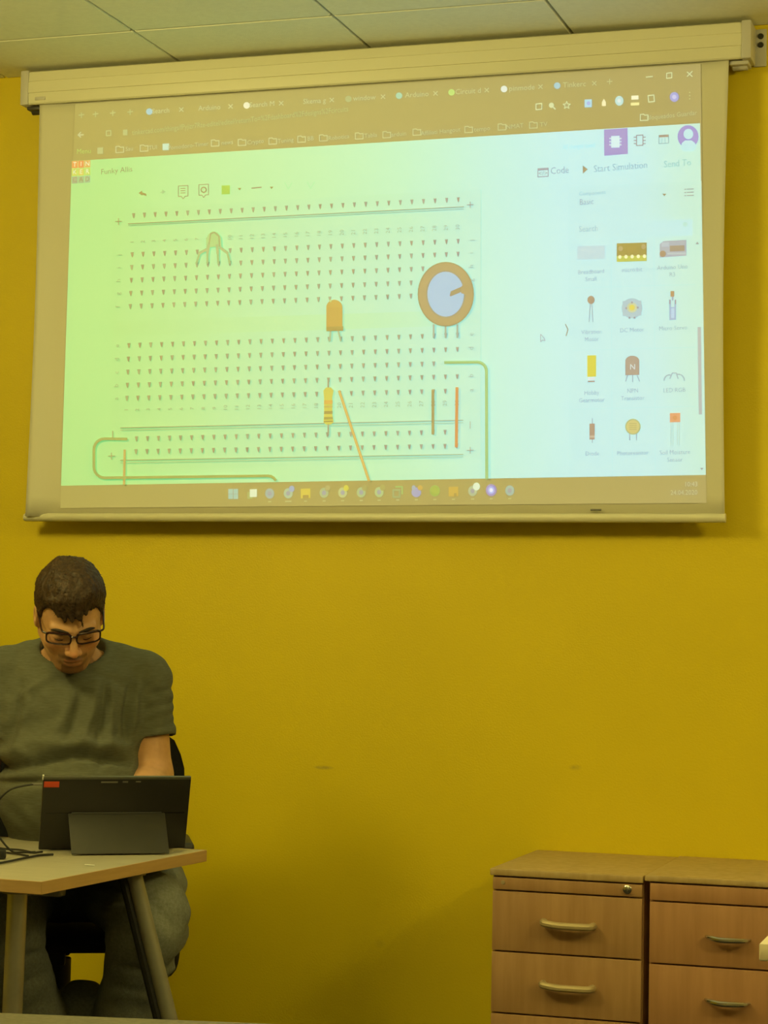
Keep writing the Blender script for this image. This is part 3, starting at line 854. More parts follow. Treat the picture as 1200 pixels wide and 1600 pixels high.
r1_, pp1, fp1 = pedestal('drawer_unit', 'pale beech drawer unit with bow handles and a round lock, standing further left', -1.392, -1.000, 0.668, 0.650, [0.613, 0.459, 0.303, 0.147, 0.06], M['wood_l'], M['wood_top'], True, 0.004)
bm = bmesh.new(); tube(bm, [(-1.039, -0.499, 0.633), (-1.039, -0.506, 0.633), (-1.039, -0.508, 0.633)], [0.011, 0.011, 0.008], 20); box(bm, (-1.039, -0.5085, 0.633), (0.002, 0.002, 0.009))
pp1('lock', bm, M['chrome'], fp1)
bm = bmesh.new(); tube(bm, [(-1.362, -0.499, 0.633), (-1.362, -0.502, 0.633)], [0.006, 0.005], 12); pp1('cover_cap', bm, M['bowhandle'], fp1)
r2_, pp2, fp2 = pedestal('drawer_unit', 'reddish beech drawer unit with thin chrome arched handles, standing further right', -0.986, -0.560, 0.671, 0.656, [0.608, 0.4535, 0.298, 0.143, 0.06], M['wood_r'], M['wood_top'], False, 0.010)

# ------------------------------------------------------------------ instructor's desk
DX1, DX0, DYf, DYb = -2.012, -3.60, -1.737, -0.983
desk = empty('desk', ((DX0 + DX1) / 2, (DYf + DYb) / 2, 0))
tag(desk, 'beech-topped desk with slanting grey metal legs holding the black tablet computer', 'desk')
do = Vector(desk.location)
_piv = Vector((-2.012, -1.36, 0))
desk.location = _piv + Matrix.Rotation(math.radians(-4.77), 3, 'Z') @ (do - _piv)
desk.rotation_euler = (0, 0, math.radians(-4.77))
def dp(n, bm, m, par=desk, smooth=35):
    for v in bm.verts: v.co -= do
    return obj(n, bm, m, par, smooth)
dp('tabletop', newbox(((DX0 + DX1) / 2, (DYf + DYb) / 2, 0.7165), (DX1 - DX0 - 0.004, DYb - DYf - 0.004, 0.026), 0.001), M['desk_top'])
bm = bmesh.new()
for c, s in ((((DX0 + DX1) / 2, DYf + 0.001, 0.716), (DX1 - DX0, 0.003, 0.0275)), (((DX0 + DX1) / 2, DYb - 0.001, 0.716), (DX1 - DX0, 0.003, 0.0275)),
             ((DX1 - 0.001, (DYf + DYb) / 2, 0.716), (0.003, DYb - DYf, 0.0275)), ((DX0 + 0.001, (DYf + DYb) / 2, 0.716), (0.003, DYb - DYf, 0.0275))):
    box(bm, c, s, 0.0008, seg=1)
dp('edge_band', bm, M['desk_edge'])
# legs: round steel tubes splayed outwards, the grey ones with a black tube as their shaded side
for (a, b, r, m_) in (((-2.118, -1.660, 0.702), (-2.135, -1.655, 0.0), 0.0215, M['steel']), ((-2.072, -1.240, 0.702), (-1.915, -1.130, 0.0), 0.019, M['greymetal']),
                      ((-3.50, -1.66, 0.702), (-3.50, -1.655, 0.0), 0.0215, M['steel']), ((-3.50, -1.10, 0.702), (-3.52, -1.06, 0.0), 0.019, M['greymetal'])):
    bm = bmesh.new(); tube(bm, [a, b], r, 24)
    lg = dp('leg', bm, m_)
    bm = bmesh.new(); tube(bm, [(a[0], a[1], 0.702), (a[0], a[1], 0.692)], r + 0.012, 24); dp('leg_collar', bm, M['greymetal'], lg)
    if m_ is M['greymetal']:
        av, bv = Vector(a), Vector(b)
        d = (bv - av).normalized()
        side = Vector((-0.92, -0.40, 0)).normalized() * 0.026
        bm = bmesh.new(); tube(bm, [av + side, bv + side * 1.0], 0.012, 10); dp('leg_shade_tube', bm, M['black'], lg)
for x in (-2.14, -3.46):
    dp('cross_rail', newbox((x, -1.36, 0.690), (0.04, 0.56, 0.022), 0.004), M['greymetal'])
dp('long_rail', newbox((-2.80, -1.42, 0.675), (1.30, 0.03, 0.04), 0.004), M['greymetal'])

# ------------------------------------------------------------------ tablet computer on the desk
TB = Vector((-2.182, -1.093, 0.730))
u_ = Vector((0.835, 0.550, 0)); n_ = Vector((0.550, -0.835, 0)); zz = Vector((0, 0, 1))
tab = empty('tablet_computer', TB)
tag(tab, 'black tablet computer seen from behind, propped open on its kickstand', 'computer')
TW, TH, TT = 0.354, 0.190, 0.009
lean = math.radians(20)
up = (zz * math.cos(lean) + n_ * math.sin(lean)).normalized()      # leans back, away from its user
nb = u_.cross(up).normalized()
if nb.dot(n_) < 0: nb = -nb
def frame(ex, ey, ez): return Matrix((ex, ey, ez)).transposed()
FR = frame(u_, up, u_.cross(up))                                    # local x along, y up, z out
sgn = 1 if u_.cross(up).dot(nb) > 0 else -1
def tp(n, bm, m, par=tab, smooth=35): return obj(n, bm, m, par, smooth)
cen = up * (TH / 2) + zz * 0.003
tp('shell', newbox(cen, (TW, TH, TT), 0.003, FR), M['tabletback'])
tp('display', newbox(cen - nb * (TT / 2), (TW - 0.012, TH - 0.012, 0.001), 0.0003, FR), M['glass_black'])
tp('rim', newbox(up * (TH - 0.0035) + zz * 0.003 + nb * 0.0012, (TW - 0.001, 0.0075, TT), 0.002, FR), M['rim'])
bm = newbox(up * 0.096 + zz * 0.003 + nb * (TT / 2 + 0.0002), (TW - 0.02, 0.0015, 0.0012), 0, FR)
tp('gap_shade_strip', bm, M['glass_black'])  # dark strip for the shadow in the gap above the kickstand
kx = 0.003
h0 = up * 0.096 + zz * 0.003 + nb * (TT / 2 + 0.002)
foot = zz * 0.003 + n_ * 0.118
kd = (h0 - foot); kl = kd.length; kd.normalize()
FK = frame(u_, kd, u_.cross(kd))
tp('kickstand', newbox((h0 + foot) / 2 + u_ * kx, (0.232, kl, 0.003), 0.0012, FK), M['kick'])
bm = bmesh.new()
tube(bm, [h0 + u_ * (kx - 0.108), h0 + u_ * (kx + 0.108)], 0.0035, 8)
tp('hinge', bm, M['black'])
def onback(x, y, w, h, name, m, t=0.0012):
    return tp(name, newbox(u_ * x + up * y + zz * 0.003 + nb * (TT / 2 + t / 2), (w, h, t), 0.0003, FR), m)
onback(-0.157, TH - 0.019, 0.036, 0.015, 'red_sticker', M['red'])
onback(-0.020, TH - 0.0135, 0.040, 0.004, 'printed_mark', M['greylabel'])
onback(0.018, TH - 0.0130, 0.013, 0.004, 'printed_mark', M['greylabel'])
onback(0.049, TH - 0.0125, 0.012, 0.003, 'printed_mark', M['greylabel'])
tp('corner_button', newbox(-u_ * (TW / 2 + 0.000) + up * (TH - 0.004) + zz * 0.004, (0.004, 0.012, 0.006), 0.001, FR), M['white_plastic'])
# keyboard folio lying behind it
kc = -n_ * 0.075 + zz * 0.004
FKB = frame(u_, -n_, u_.cross(-n_))
kb = tp('keyboard', newbox(kc, (0.30, 0.13, 0.006), 0.002, FKB), M['black'])
for r in range(4):
    for c in range(12):
        bm = newbox(kc + u_ * (-0.132 + 0.024 * c) - n_ * (-0.045 + 0.027 * r) + zz * 0.0035, (0.019, 0.021, 0.002), 0.0006, FKB, 1)
        tp('key', bm, M['kick'], kb)

# cables
def onz(px, py, z):
    d = np.array([px - 600.0, py - 800.0, F_PX])
    r = np.array([d @ AX[0], d @ AX[1], d @ AX[2]])
    t = (z - CAM[2]) / r[2]
    return Vector(CAM + r * t)
plug0 = TB - u_ * (TW / 2 + 0.002) + up * (TH - 0.022) + zz * 0.004
cb = empty('charging_cable', plug0)
tag(cb, 'thin black cable curving from the left edge of the tablet down to the desk', 'cable')
tk = [Vector((0, 0, 0)), -u_ * 0.024]
bm = bmesh.new(); tube(bm, [p for p in tk], 0.0028, 10); obj('plug', bm, M['greylabel'], cb)
dz = lambda a, z: -u_ * a + Vector((0, 0, z))
path = [dz(0.020, 0), dz(0.045, -0.003), dz(0.075, -0.012), dz(0.098, -0.035), dz(0.108, -0.065), dz(0.108, -0.095), dz(0.095, -0.125), dz(0.068, -0.155), dz(0.045, -0.172), dz(0.012, -0.186)]
path = [p + n_ * (0.01 * math.sin(i)) for i, p in enumerate(path)]
zlow = 0.7335 - plug0.z
path = [Vector((p.x, p.y, max(p.z, zlow))) for p in path]
bm = bmesh.new(); tube(bm, spline(path, 8), 0.0024, 8); obj('cord', bm, M['black'], cb)
def desk_cable(pixels, label, r=0.0025, lift=0.0):
    pts = [onz(x, y, 0.731 + r + lift) for x, y in pixels]
    bm = bmesh.new(); tube(bm, spline(pts, 8), r, 8)
    o = obj('cable', bm, M['black'])
    return tag(o, label, 'cable')
desk_cable([(-60, 1322), (-20, 1324), (10, 1326.5), (35, 1328.5), (52, 1332), (66, 1331)], 'rear black cable lying straight on the desk, ending at the tablet', 0.0025)
desk_cable([(-60, 1351), (-15, 1350), (8, 1347), (30, 1342.5), (50, 1338.5), (66, 1336), (83, 1335)], 'front black cable lying across the desk to the kickstand', 0.0028)
desk_cable([(-40, 1337), (-20, 1333), (5, 1332), (28, 1334.5), (44, 1337.5)], 'middle short black cable on the desk between the other two', 0.0024)
# black adapter at the frame's left edge
ad = onz(-8, 1342, 0.73)
bm = newbox(ad + Vector((0, 0, 0.012)), (0.05, 0.035, 0.022), 0.005, Matrix.Rotation(0.5, 3, 'Z'))
tag(obj('power_adapter', bm, M['black']), 'small black adapter box among cables at the left end of the desk', 'adapter')
pc_ = onz(140, 1352.5, 0.73)
bm = newbox(pc_ + Vector((0, 0, 0.0015)), (0.022, 0.010, 0.001), 0, Matrix.Rotation(0.3, 3, 'Z') @ Matrix.Rotation(0.06, 3, 'Y'))
tag(obj('paper_scrap', bm, M['paper']), 'tiny white scrap of paper on the desk in front of the kickstand', 'paper')

# ------------------------------------------------------------------ other tables
def table(name, label, corner, ex, ey, L, D, top_m, edge_m, inset=0.14, leg_m=None):
    """corner = a top corner; ex, ey directions"""
    root = empty(name, (corner[0], corner[1], 0))
    tag(root, label, 'table')
    ex, ey = Vector((*ex, 0)).normalized(), Vector((*ey, 0)).normalized()
    Rm = frame(ex, ey, ex.cross(ey))
    c = ex * L / 2 + ey * D / 2
    obj('tabletop', newbox(c + Vector((0, 0, 0.7145)), (L, D, 0.031), 0.003, Rm), top_m, root)
    for a in (inset, L - inset):
        for b in (inset, D - inset):
            bm = bmesh.new(); p = ex * a + ey * b
            tube(bm, [p + Vector((0, 0, 0.70)), p], 0.02, 16)
            obj('leg', bm, leg_m or M['steel'], root)
    obj('rail', newbox(c + Vector((0, 0, 0.685)), (L - 2 * inset, 0.03, 0.03), 0.003, Rm), leg_m or M['steel'], root)
    return root
table('table', 'pale cream table top corner at the right edge of the photo, before the drawer units', (-0.511, -1.983), (1, 0), (0, 1), 1.3, 0.7, M['cream_top'], None)
e1 = Vector((0.398, 0.080, 0)).normalized()
c0 = Vector((-1.407, -3.112, 0)) - e1 * 0.30
table('table', 'grey-beige table edge crossing the bottom of the photo nearest the camera', (c0.x, c0.y), (e1.x, e1.y), (e1.y, -e1.x), 1.4, 0.7, M['near_top'], None)

# ------------------------------------------------------------------ office chair
PO = Vector((-2.43, -0.83, 0))
PR = math.atan2(0.441, 0.898)
chair = empty('office_chair', PO, PR)
tag(chair, 'black office chair with armrests, the man sits on it', 'chair')
# local: x towards the photo's right, y towards the wall
bm = newbox((0, 0.02, 0.480), (0.47, 0.46, 0.040), 0.018, seg=4); obj('seat', bm, M['chairfab'], chair)
bm = bmesh.new()
nx_, nz_ = 12, 12
ring = []
for s in (0, 1):
    g = []
    for j in range(nz_ + 1):
        z = 0.56 + 0.44 * j / nz_
        t = j / nz_
        hw = 0.268 + 0.040 * math.exp(-((t - 0.70) / 0.22) ** 2) - (0.05 * ((t - 0.88) / 0.12) ** 2 if t > 0.88 else 0)
        hw -= 0.05 * max(0, 0.2 - t) / 0.2
        g.append([bm.verts.new((hw * (2 * i / nx_ - 1), 0.235 + 0.05 * t - 0.05 * (2 * i / nx_ - 1) ** 2 + (0.035 if s else 0), z)) for i in range(nx_ + 1)])
    ring.append(g)
for s in (0, 1):
    for j in range(nz_):
        for i in range(nx_): bm.faces.new((ring[s][j][i], ring[s][j][i + 1], ring[s][j + 1][i + 1], ring[s][j + 1][i]))
for j in range(nz_):
    for i in (0, nx_): bm.faces.new((ring[0][j][i], ring[0][j + 1][i], ring[1][j + 1][i], ring[1][j][i]))
for i in range(nx_):
    for j in (0, nz_): bm.faces.new((ring[0][j][i], ring[0][j][i + 1], ring[1][j][i + 1], ring[1][j][i]))
obj('backrest', bm, M['chairfab'], chair, 50)
bm = bmesh.new(); tube(bm, spline([(0, 0.10, 0.43), (0, 0.26, 0.42), (0, 0.33, 0.52), (0, 0.315, 0.70)], 6), 0.022, 10); obj('back_support', bm, M['black'], chair)
for s in (-1, 1):
    bm = bmesh.new()
    P = [(s * 0.12, 0.02, 0.425), (s * 0.235, 0.01, 0.385), (s * 0.262, 0.0, 0.43), (s * 0.255, -0.01, 0.56), (s * 0.262, -0.01, 0.70)]
    tube(bm, spline(P, 6), 0.021, 10, flat=1.6)
    ar = obj('armrest_support', bm, M['black'], chair)
    bm = newbox((s * 0.286, -0.02, 0.712), (0.062, 0.25, 0.030), 0.012, seg=3); obj('armrest', bm, M['kick'], chair)
bm = newbox((-0.035, 0.0, 0.44), (0.075, 0.22, 0.05), 0.008); obj('mechanism', bm, M['black'], chair)
bm = bmesh.new(); tube(bm, [(-0.015, 0, 0.42), (-0.015, 0, 0.25), (-0.015, 0, 0.25), (-0.015, 0, 0.10)], [0.032, 0.032, 0.026, 0.026], 16); obj('gas_column', bm, M['black'], chair)
bm = bmesh.new(); tube(bm, spline([(-0.05, -0.02, 0.42), (-0.20, -0.03, 0.415), (-0.24, -0.03, 0.405)], 4), 0.006, 8); obj('lever', bm, M['black'], chair)
for k in range(5):
    a = math.radians(18 + 72 * k)
    bm = bmesh.new(); ex, ey = math.cos(a), math.sin(a)
    tube(bm, [(-0.015 + 0.02 * ex, 0.02 * ey, 0.115), (-0.015 + 0.15 * ex, 0.15 * ey, 0.10), (-0.015 + 0.29 * ex, 0.29 * ey, 0.07)], [0.026, 0.020, 0.014], 10)
    lg = obj('base_arm', bm, M['black'], chair)
    bm = bmesh.new(); px_, py_ = -0.015 + 0.28 * ex, 0.28 * ey
    tube(bm, [(px_ - 0.02 * ey, py_ + 0.02 * ex, 0.026), (px_ + 0.02 * ey, py_ - 0.02 * ex, 0.026)], 0.026, 14)
    obj('castor', bm, M['black'], lg)

# ------------------------------------------------------------------ the man: implicit surfaces
def smin(a, b, k):
    h = np.clip(0.5 + 0.5 * (b - a) / k, 0, 1)
    return b + (a - b) * h - k * h * (1 - h)
def smax(a, b, k): return -smin(-a, -b, k)
def ell(P, c, r):
    x, y, z = (P[0] - c[0]) / r[0], (P[1] - c[1]) / r[1], (P[2] - c[2]) / r[2]
    k0 = np.sqrt(x * x + y * y + z * z) + 1e-6
    k1 = np.sqrt((x / r[0]) ** 2 + (y / r[1]) ** 2 + (z / r[2]) ** 2) + 1e-6
    return k0 * (k0 - 1) / k1
def cap(P, a, b, ra, rb):
    a = np.array(a, np.float32); b = np.array(b, np.float32)
    d = b - a
    px, py, pz = P[0] - a[0], P[1] - a[1], P[2] - a[2]
    t = np.clip((px * d[0] + py * d[1] + pz * d[2]) / float(d @ d), 0, 1)
    return np.sqrt((px - t * d[0]) ** 2 + (py - t * d[1]) ** 2 + (pz - t * d[2]) ** 2) - (ra + (rb - ra) * t)
def chain(P, pts, rs, k=0.02):
    out = None
    for i in range(len(pts) - 1):
        d = cap(P, pts[i], pts[i + 1], rs[i], rs[i + 1])
        out = d if out is None else smin(out, d, k)
    return out
def axis(*segs):
    """(start, stop, step) pieces joined to one increasing axis"""
    out = []
    for a, b, s in segs:
        n = max(1, int(round((b - a) / s)))
        out += list(np.linspace(a, b, n, endpoint=False))
    out.append(segs[-1][1])
    return np.array(out, np.float32)
def surface(fn, xs, ys, zs):
    X, Y, Z = np.meshgrid(xs, ys, zs, indexing='ij')
    V = fn((X, Y, Z)).astype(np.float32)
    ins = V < 0
    nx, ny, nz = V.shape
    acc = np.zeros((nx - 1, ny - 1, nz - 1, 3), np.float32)
    cnt = np.zeros((nx - 1, ny - 1, nz - 1), np.float32)
    G3 = (X, Y, Z)
    corners = [(i, j, k) for i in (0, 1) for j in (0, 1) for k in (0, 1)]
    def sl(c): return tuple(slice(c[a], (nx, ny, nz)[a] - 1 + c[a]) for a in range(3))
    for i, c0 in enumerate(corners):
        for c1 in corners[i + 1:]:
            if sum(abs(c0[a] - c1[a]) for a in range(3)) != 1: continue
            s0, s1 = sl(c0), sl(c1)
            m = ins[s0] != ins[s1]
            v0, v1 = V[s0][m], V[s1][m]
            t = v0 / (v0 - v1)
            p = np.stack([G3[a][s0][m] * (1 - t) + G3[a][s1][m] * t for a in range(3)], -1)
            acc[m] += p; cnt[m] += 1
    act = cnt > 0
    idx = -np.ones(act.shape, np.int64)
    idx[act] = np.arange(act.sum())
    verts = acc[act] / cnt[act][:, None]
    faces = []
    # x edges
    def quads(m, o, a, b):
        # m: mask over edges; indices of the four neighbouring cells
        I = np.argwhere(m)
        return I
    for ax in range(3):
        o1, o2 = [(1, 2), (2, 0), (0, 1)][ax]
        s0 = [slice(1, -1)] * 3; s1 = [slice(1, -1)] * 3
        s0[ax] = slice(0, -1); s1[ax] = slice(1, None)
        A, B = ins[tuple(s0)], ins[tuple(s1)]
        for flip, m in ((False, A & ~B), (True, ~A & B)):
            I = np.argwhere(m)
            if not len(I): continue
            base = I.copy()
            base[:, o1] += 1; base[:, o2] += 1
            def cell(d1, d2):
                q = base.copy(); q[:, o1] -= d1; q[:, o2] -= d2
                return idx[q[:, 0], q[:, 1], q[:, 2]]
            q = np.stack([cell(1, 1), cell(0, 1), cell(0, 0), cell(1, 0)], -1)
            if flip: q = q[:, ::-1]
            faces.append(q)
    faces = np.concatenate(faces)
    faces = faces[(faces >= 0).all(1)]
    return verts, faces
def smooth_verts(v, f, it=2, w=0.5):
    e = np.concatenate([f[:, [0, 1]], f[:, [1, 2]], f[:, [2, 3]], f[:, [3, 0]]])
    for _ in range(it):
        s = np.zeros_like(v); c = np.zeros(len(v), np.float32)
        for a, b in ((0, 1), (1, 0)):
            np.add.at(s, e[:, a], v[e[:, b]]); np.add.at(c, e[:, a], 1)
        v = v * (1 - w) + w * s / np.maximum(c, 1)[:, None]
    return v
def smesh(name, v, f, m, parent, col=None):
    me = bpy.data.meshes.new(name)
    me.vertices.add(len(v)); me.vertices.foreach_set('co', v.astype(np.float32).ravel())
    me.loops.add(len(f) * 4); me.loops.foreach_set('vertex_index', f.astype(np.int32).ravel())
    me.polygons.add(len(f)); me.polygons.foreach_set('loop_start', np.arange(0, len(f) * 4, 4, dtype=np.int32))
    me.update(calc_edges=True)
    me.polygons.foreach_set('use_smooth', np.ones(len(f), bool))
    if col is not None:
        at = me.color_attributes.new('Col', 'FLOAT_COLOR', 'POINT')
        at.data.foreach_set('color', np.concatenate([col, np.ones((len(v), 1))], 1).astype(np.float32).ravel())
    me.materials.append(m)
    o = bpy.data.objects.new(name, me)
    return link(o, parent)
def normals(v, f):
    n = np.cross(v[f[:, 2]] - v[f[:, 0]], v[f[:, 3]] - v[f[:, 1]])
    out = np.zeros_like(v)
    for k in range(4): np.add.at(out, f[:, k], n)
    return out / (np.linalg.norm(out, axis=1, keepdims=True) + 1e-12)

# body frame: a = to the photo's right, b = forward (to the desk), z up; mesh y = -b
HC = np.array([-0.009, 0.135, 1.293])       # middle of the head between the ears
HS = 1.055
psi, th, ph = math.radians(7), math.radians(35), math.radians(4)
f0 = np.array([math.sin(psi), math.cos(psi), 0]); s0 = np.array([math.cos(psi), -math.sin(psi), 0]); u0 = np.array([0, 0, 1.0])
hf = math.cos(th) * f0 - math.sin(th) * u0
hu = math.cos(th) * u0 + math.sin(th) * f0
hs = math.cos(ph) * s0 + math.sin(ph) * hu
hu = math.cos(ph) * hu - math.sin(ph) * s0
def to_head(P):   # P in (a, b, z)
    d = [P[0] - HC[0], P[1] - HC[1], P[2] - HC[2]]
    return tuple((d[0] * v[0] + d[1] * v[1] + d[2] * v[2]) / HS for v in (hs, hf, hu))
def from_head(p):
    return HC + HS * (p[0] * hs + p[1] * hf + p[2] * hu)
def body_vec(p):   # (a,b,z) -> mesh coords
    return Vector((p[0], -p[1], p[2]))

def head_sdf(H):
    x, y, z = H
    ax = np.abs(x)
    S = (ax, y, z)
    d = ell(H, (0, -0.014, 0.047), (0.075, 0.096, 0.080))
    d = smin(d, ell(H, (0, 0.022, -0.012), (0.066, 0.072, 0.075)), 0.03)
    d = smin(d, ell(H, (0, 0.040, -0.060), (0.050, 0.050, 0.042)), 0.03)
    d = smin(d, ell(H, (0, 0.070, -0.094), (0.024, 0.022, 0.020)), 0.025)
    d = smin(d, cap(S, (0.058, -0.005, -0.045), (0.022, 0.062, -0.094), 0.016, 0.014), 0.025)     # jaw line
    d = smin(d, ell(S, (0.042, 0.060, -0.026), (0.022, 0.020, 0.020)), 0.02)                        # cheek
    d = smin(d, cap(S, (0.008, 0.090, 0.019), (0.046, 0.074, 0.020), 0.009, 0.008), 0.012)          # brow
    d = smax(d, -ell(S, (0.031, 0.100, 0.001), (0.017, 0.016, 0.011)), 0.010)                       # socket
    d = smin(d, ell(S, (0.031, 0.0755, -0.001), (0.0145, 0.0135, 0.0120)), 0.003)                   # lowered lid
    d = smin(d, cap(H, (0, 0.092, 0.010), (0, 0.116, -0.030), 0.0075, 0.0105), 0.008)
    d = smin(d, ell(S, (0.012, 0.104, -0.034), (0.0085, 0.011, 0.008)), 0.006)
    d = smax(d, -ell(S, (0.007, 0.107, -0.0425), (0.004, 0.006, 0.004)), 0.003)
    d = smin(d, ell(H, (0, 0.083, -0.064), (0.030, 0.017, 0.018)), 0.012)
    d = smin(d, ell(H, (0, 0.0975, -0.0595), (0.022, 0.008, 0.0045)), 0.005)
    d = smin(d, ell(H, (0, 0.0955, -0.0715), (0.019, 0.008, 0.0055)), 0.005)
    d = smax(d, -cap(S, (0, 0.106, -0.0652), (0.021, 0.095, -0.0652), 0.0018, 0.001), 0.003)
    # ears
    e = ell(S, (0.0785, -0.012, -0.002), (0.0075, 0.019, 0.030))
    e = smax(e, -ell(S, (0.086, -0.007, 0.002), (0.006, 0.010, 0.017)), 0.004)
    e = smin(e, ell(S, (0.075, -0.006, -0.022), (0.007, 0.009, 0.011)), 0.006)
    d = smin(d, e, 0.006)
    return d * HS

SH = 0.185
armL = [(SH, -0.03, 1.135), (0.207, 0.005, 0.885), (0.165, 0.205, 0.785)]
armR = [(SH, -0.03, 1.135), (0.235, 0.0, 0.885), (0.275, 0.18, 0.785)]
def hand_sdf(P, w, s):
    """hand resting on the keys; w wrist, s = +1 left hand; fingers forward along b"""
    wx, wy, wz = w
    d = ell(P, (wx - s * 0.008, wy + 0.045, wz + 0.004), (0.040, 0.052, 0.016))
    for k, (dx, L) in enumerate(((-0.028, 0.062), (-0.010, 0.074), (0.009, 0.070), (0.027, 0.055))):
        x0 = wx - s * 0.008 + s * dx
        d = smin(d, chain(P, [(x0, wy + 0.082, wz + 0.006), (x0 + s * dx * 0.2, wy + 0.082 + L * 0.5, wz + 0.010), (x0 + s * dx * 0.3, wy + 0.082 + L * 0.85, wz - 0.006), (x0 + s * dx * 0.3, wy + 0.082 + L * 0.95, wz - 0.020)], [0.0098, 0.0088, 0.0078, 0.0068], 0.004), 0.005)
    d = smin(d, chain(P, [(wx - s * 0.030, wy + 0.020, wz), (wx - s * 0.056, wy + 0.055, wz - 0.006), (wx - s * 0.060, wy + 0.082, wz - 0.014)], [0.013, 0.011, 0.008], 0.005), 0.010)
    return d
def body_sdf(P):
    H = to_head(P)
    d = head_sdf(H)
    nb_ = from_head((0, -0.035, -0.050))
    d = smin(d, cap(P, (0, -0.035, 1.13), tuple(nb_), 0.071, 0.060), 0.035)
    S = (np.abs(P[0]), P[1], P[2])
    t = ell(P, (0, 0.0, 1.02), (0.165, 0.105, 0.17))
    t = smin(t, ell(P, (0, 0.04, 0.84), (0.150, 0.130, 0.16)), 0.06)
    t = smin(t, ell(P, (0, -0.03, 0.62), (0.15, 0.12, 0.11)), 0.06)
    t = smin(t, cap(S, (0.03, -0.035, 1.155), (SH, -0.03, 1.135), 0.052, 0.054), 0.05)
    d = smin(d, t, 0.03)
    Rm_ = (-P[0], P[1], P[2])
    arm = np.minimum(chain(P, armL, [0.056, 0.056, 0.031], 0.02), chain(Rm_, armR, [0.060, 0.054, 0.031], 0.02))
    arm = smin(arm, ell(P, (0.195, 0.085, 0.860), (0.050, 0.065, 0.048)), 0.03)
    d = smin(d, arm, 0.03)
    for s, hx in ((1, 0.158), (-1, -0.280)):
        h = hand_sdf(P, (hx, 0.215 if s > 0 else 0.19, 0.780), s)
        d = smin(d, h, 0.012)
    leg = np.minimum(chain(P, [(0.10, 0.0, 0.60), (0.185, 0.37, 0.565), (0.118, 0.22, 0.10)], [0.08, 0.06, 0.036], 0.03),
                     chain(P, [(-0.10, 0.0, 0.60), (-0.140, 0.37, 0.565), (-0.032, 0.20, 0.10)], [0.08, 0.06, 0.036], 0.03))
    return smin(d, leg, 0.03)
def mesh_fn(g): return lambda P: g((P[0], -P[1], P[2]))

xsb = axis((-0.38, -0.10, 0.006), (-0.10, 0.10, 0.0026), (0.10, 0.32, 0.006))
ysb = axis((-0.50, -0.29, 0.008), (-0.29, -0.02, 0.0030), (-0.02, 0.16, 0.009))
zsb = axis((0.05, 0.72, 0.018), (0.72, 1.14, 0.006), (1.14, 1.45, 0.0027))
bv, bf = surface(mesh_fn(body_sdf), xsb, ysb, zsb)
bv = smooth_verts(bv, bf, 1, 0.4)
P_ = (bv[:, 0], -bv[:, 1], bv[:, 2])
Hx, Hy, Hz = to_head(P_)
skin = np.tile(np.array([0.56, 0.31, 0.16]), (len(bv), 1))
def blend(mask, c):
    global skin
    skin = skin * (1 - mask[:, None]) + np.array(c) * mask[:, None]
def g(v, c, s): return np.exp(-((v - c) / s) ** 2)
face = (Hy > 0.0) & (P_[2] > 1.1)
blend(0.45 * face * g(np.abs(Hx), 0.042, 0.018) * g(Hz, -0.026, 0.02), (0.58, 0.20, 0.09))
blend(0.6 * face * g(Hx, 0, 0.014) * g(Hz, -0.030, 0.014) * (Hy > 0.09), (0.60, 0.21, 0.10))
stub = face * (1 / (1 + np.exp((Hz + 0.060 + 0.25 * np.clip(np.abs(Hx) - 0.03, -0.03, 0.04)) / 0.006)))
blend(0.5 * stub * (P_[2] > 1.12), (0.16, 0.075, 0.03))
mou = face * g(Hz, -0.0535, 0.0062) * (np.abs(Hx) < 0.034) * (Hy > 0.07) * (1 - 0.0 * Hx)
blend(0.85 * mou, (0.10, 0.045, 0.018))
goat = face * ((np.abs(Hx) < 0.026) & (Hz < -0.078) & (Hz > -0.115))
blend(0.6 * goat, (0.15, 0.06, 0.025))
blend(0.6 * face * g(np.abs(Hx), 0.030, 0.006) * g(Hz, -0.068, 0.014) * (Hy > 0.05), (0.12, 0.055, 0.02))
lip = face * (np.abs(Hx) < 0.021) * (g(Hz, -0.0595, 0.004) + g(Hz, -0.0715, 0.005)) * (Hy > 0.088)
blend(np.clip(0.6 * lip, 0, 1), (0.34, 0.10, 0.05))
# hair roots on the scalp and short sides
man = smesh('person', bv, bf, M['skin'], None, skin)
man.location = PO; man.rotation_euler = (0, 0, PR)
tag(man, 'man in a grey T-shirt, jeans and dark-framed glasses, seated behind the desk looking down', 'person')

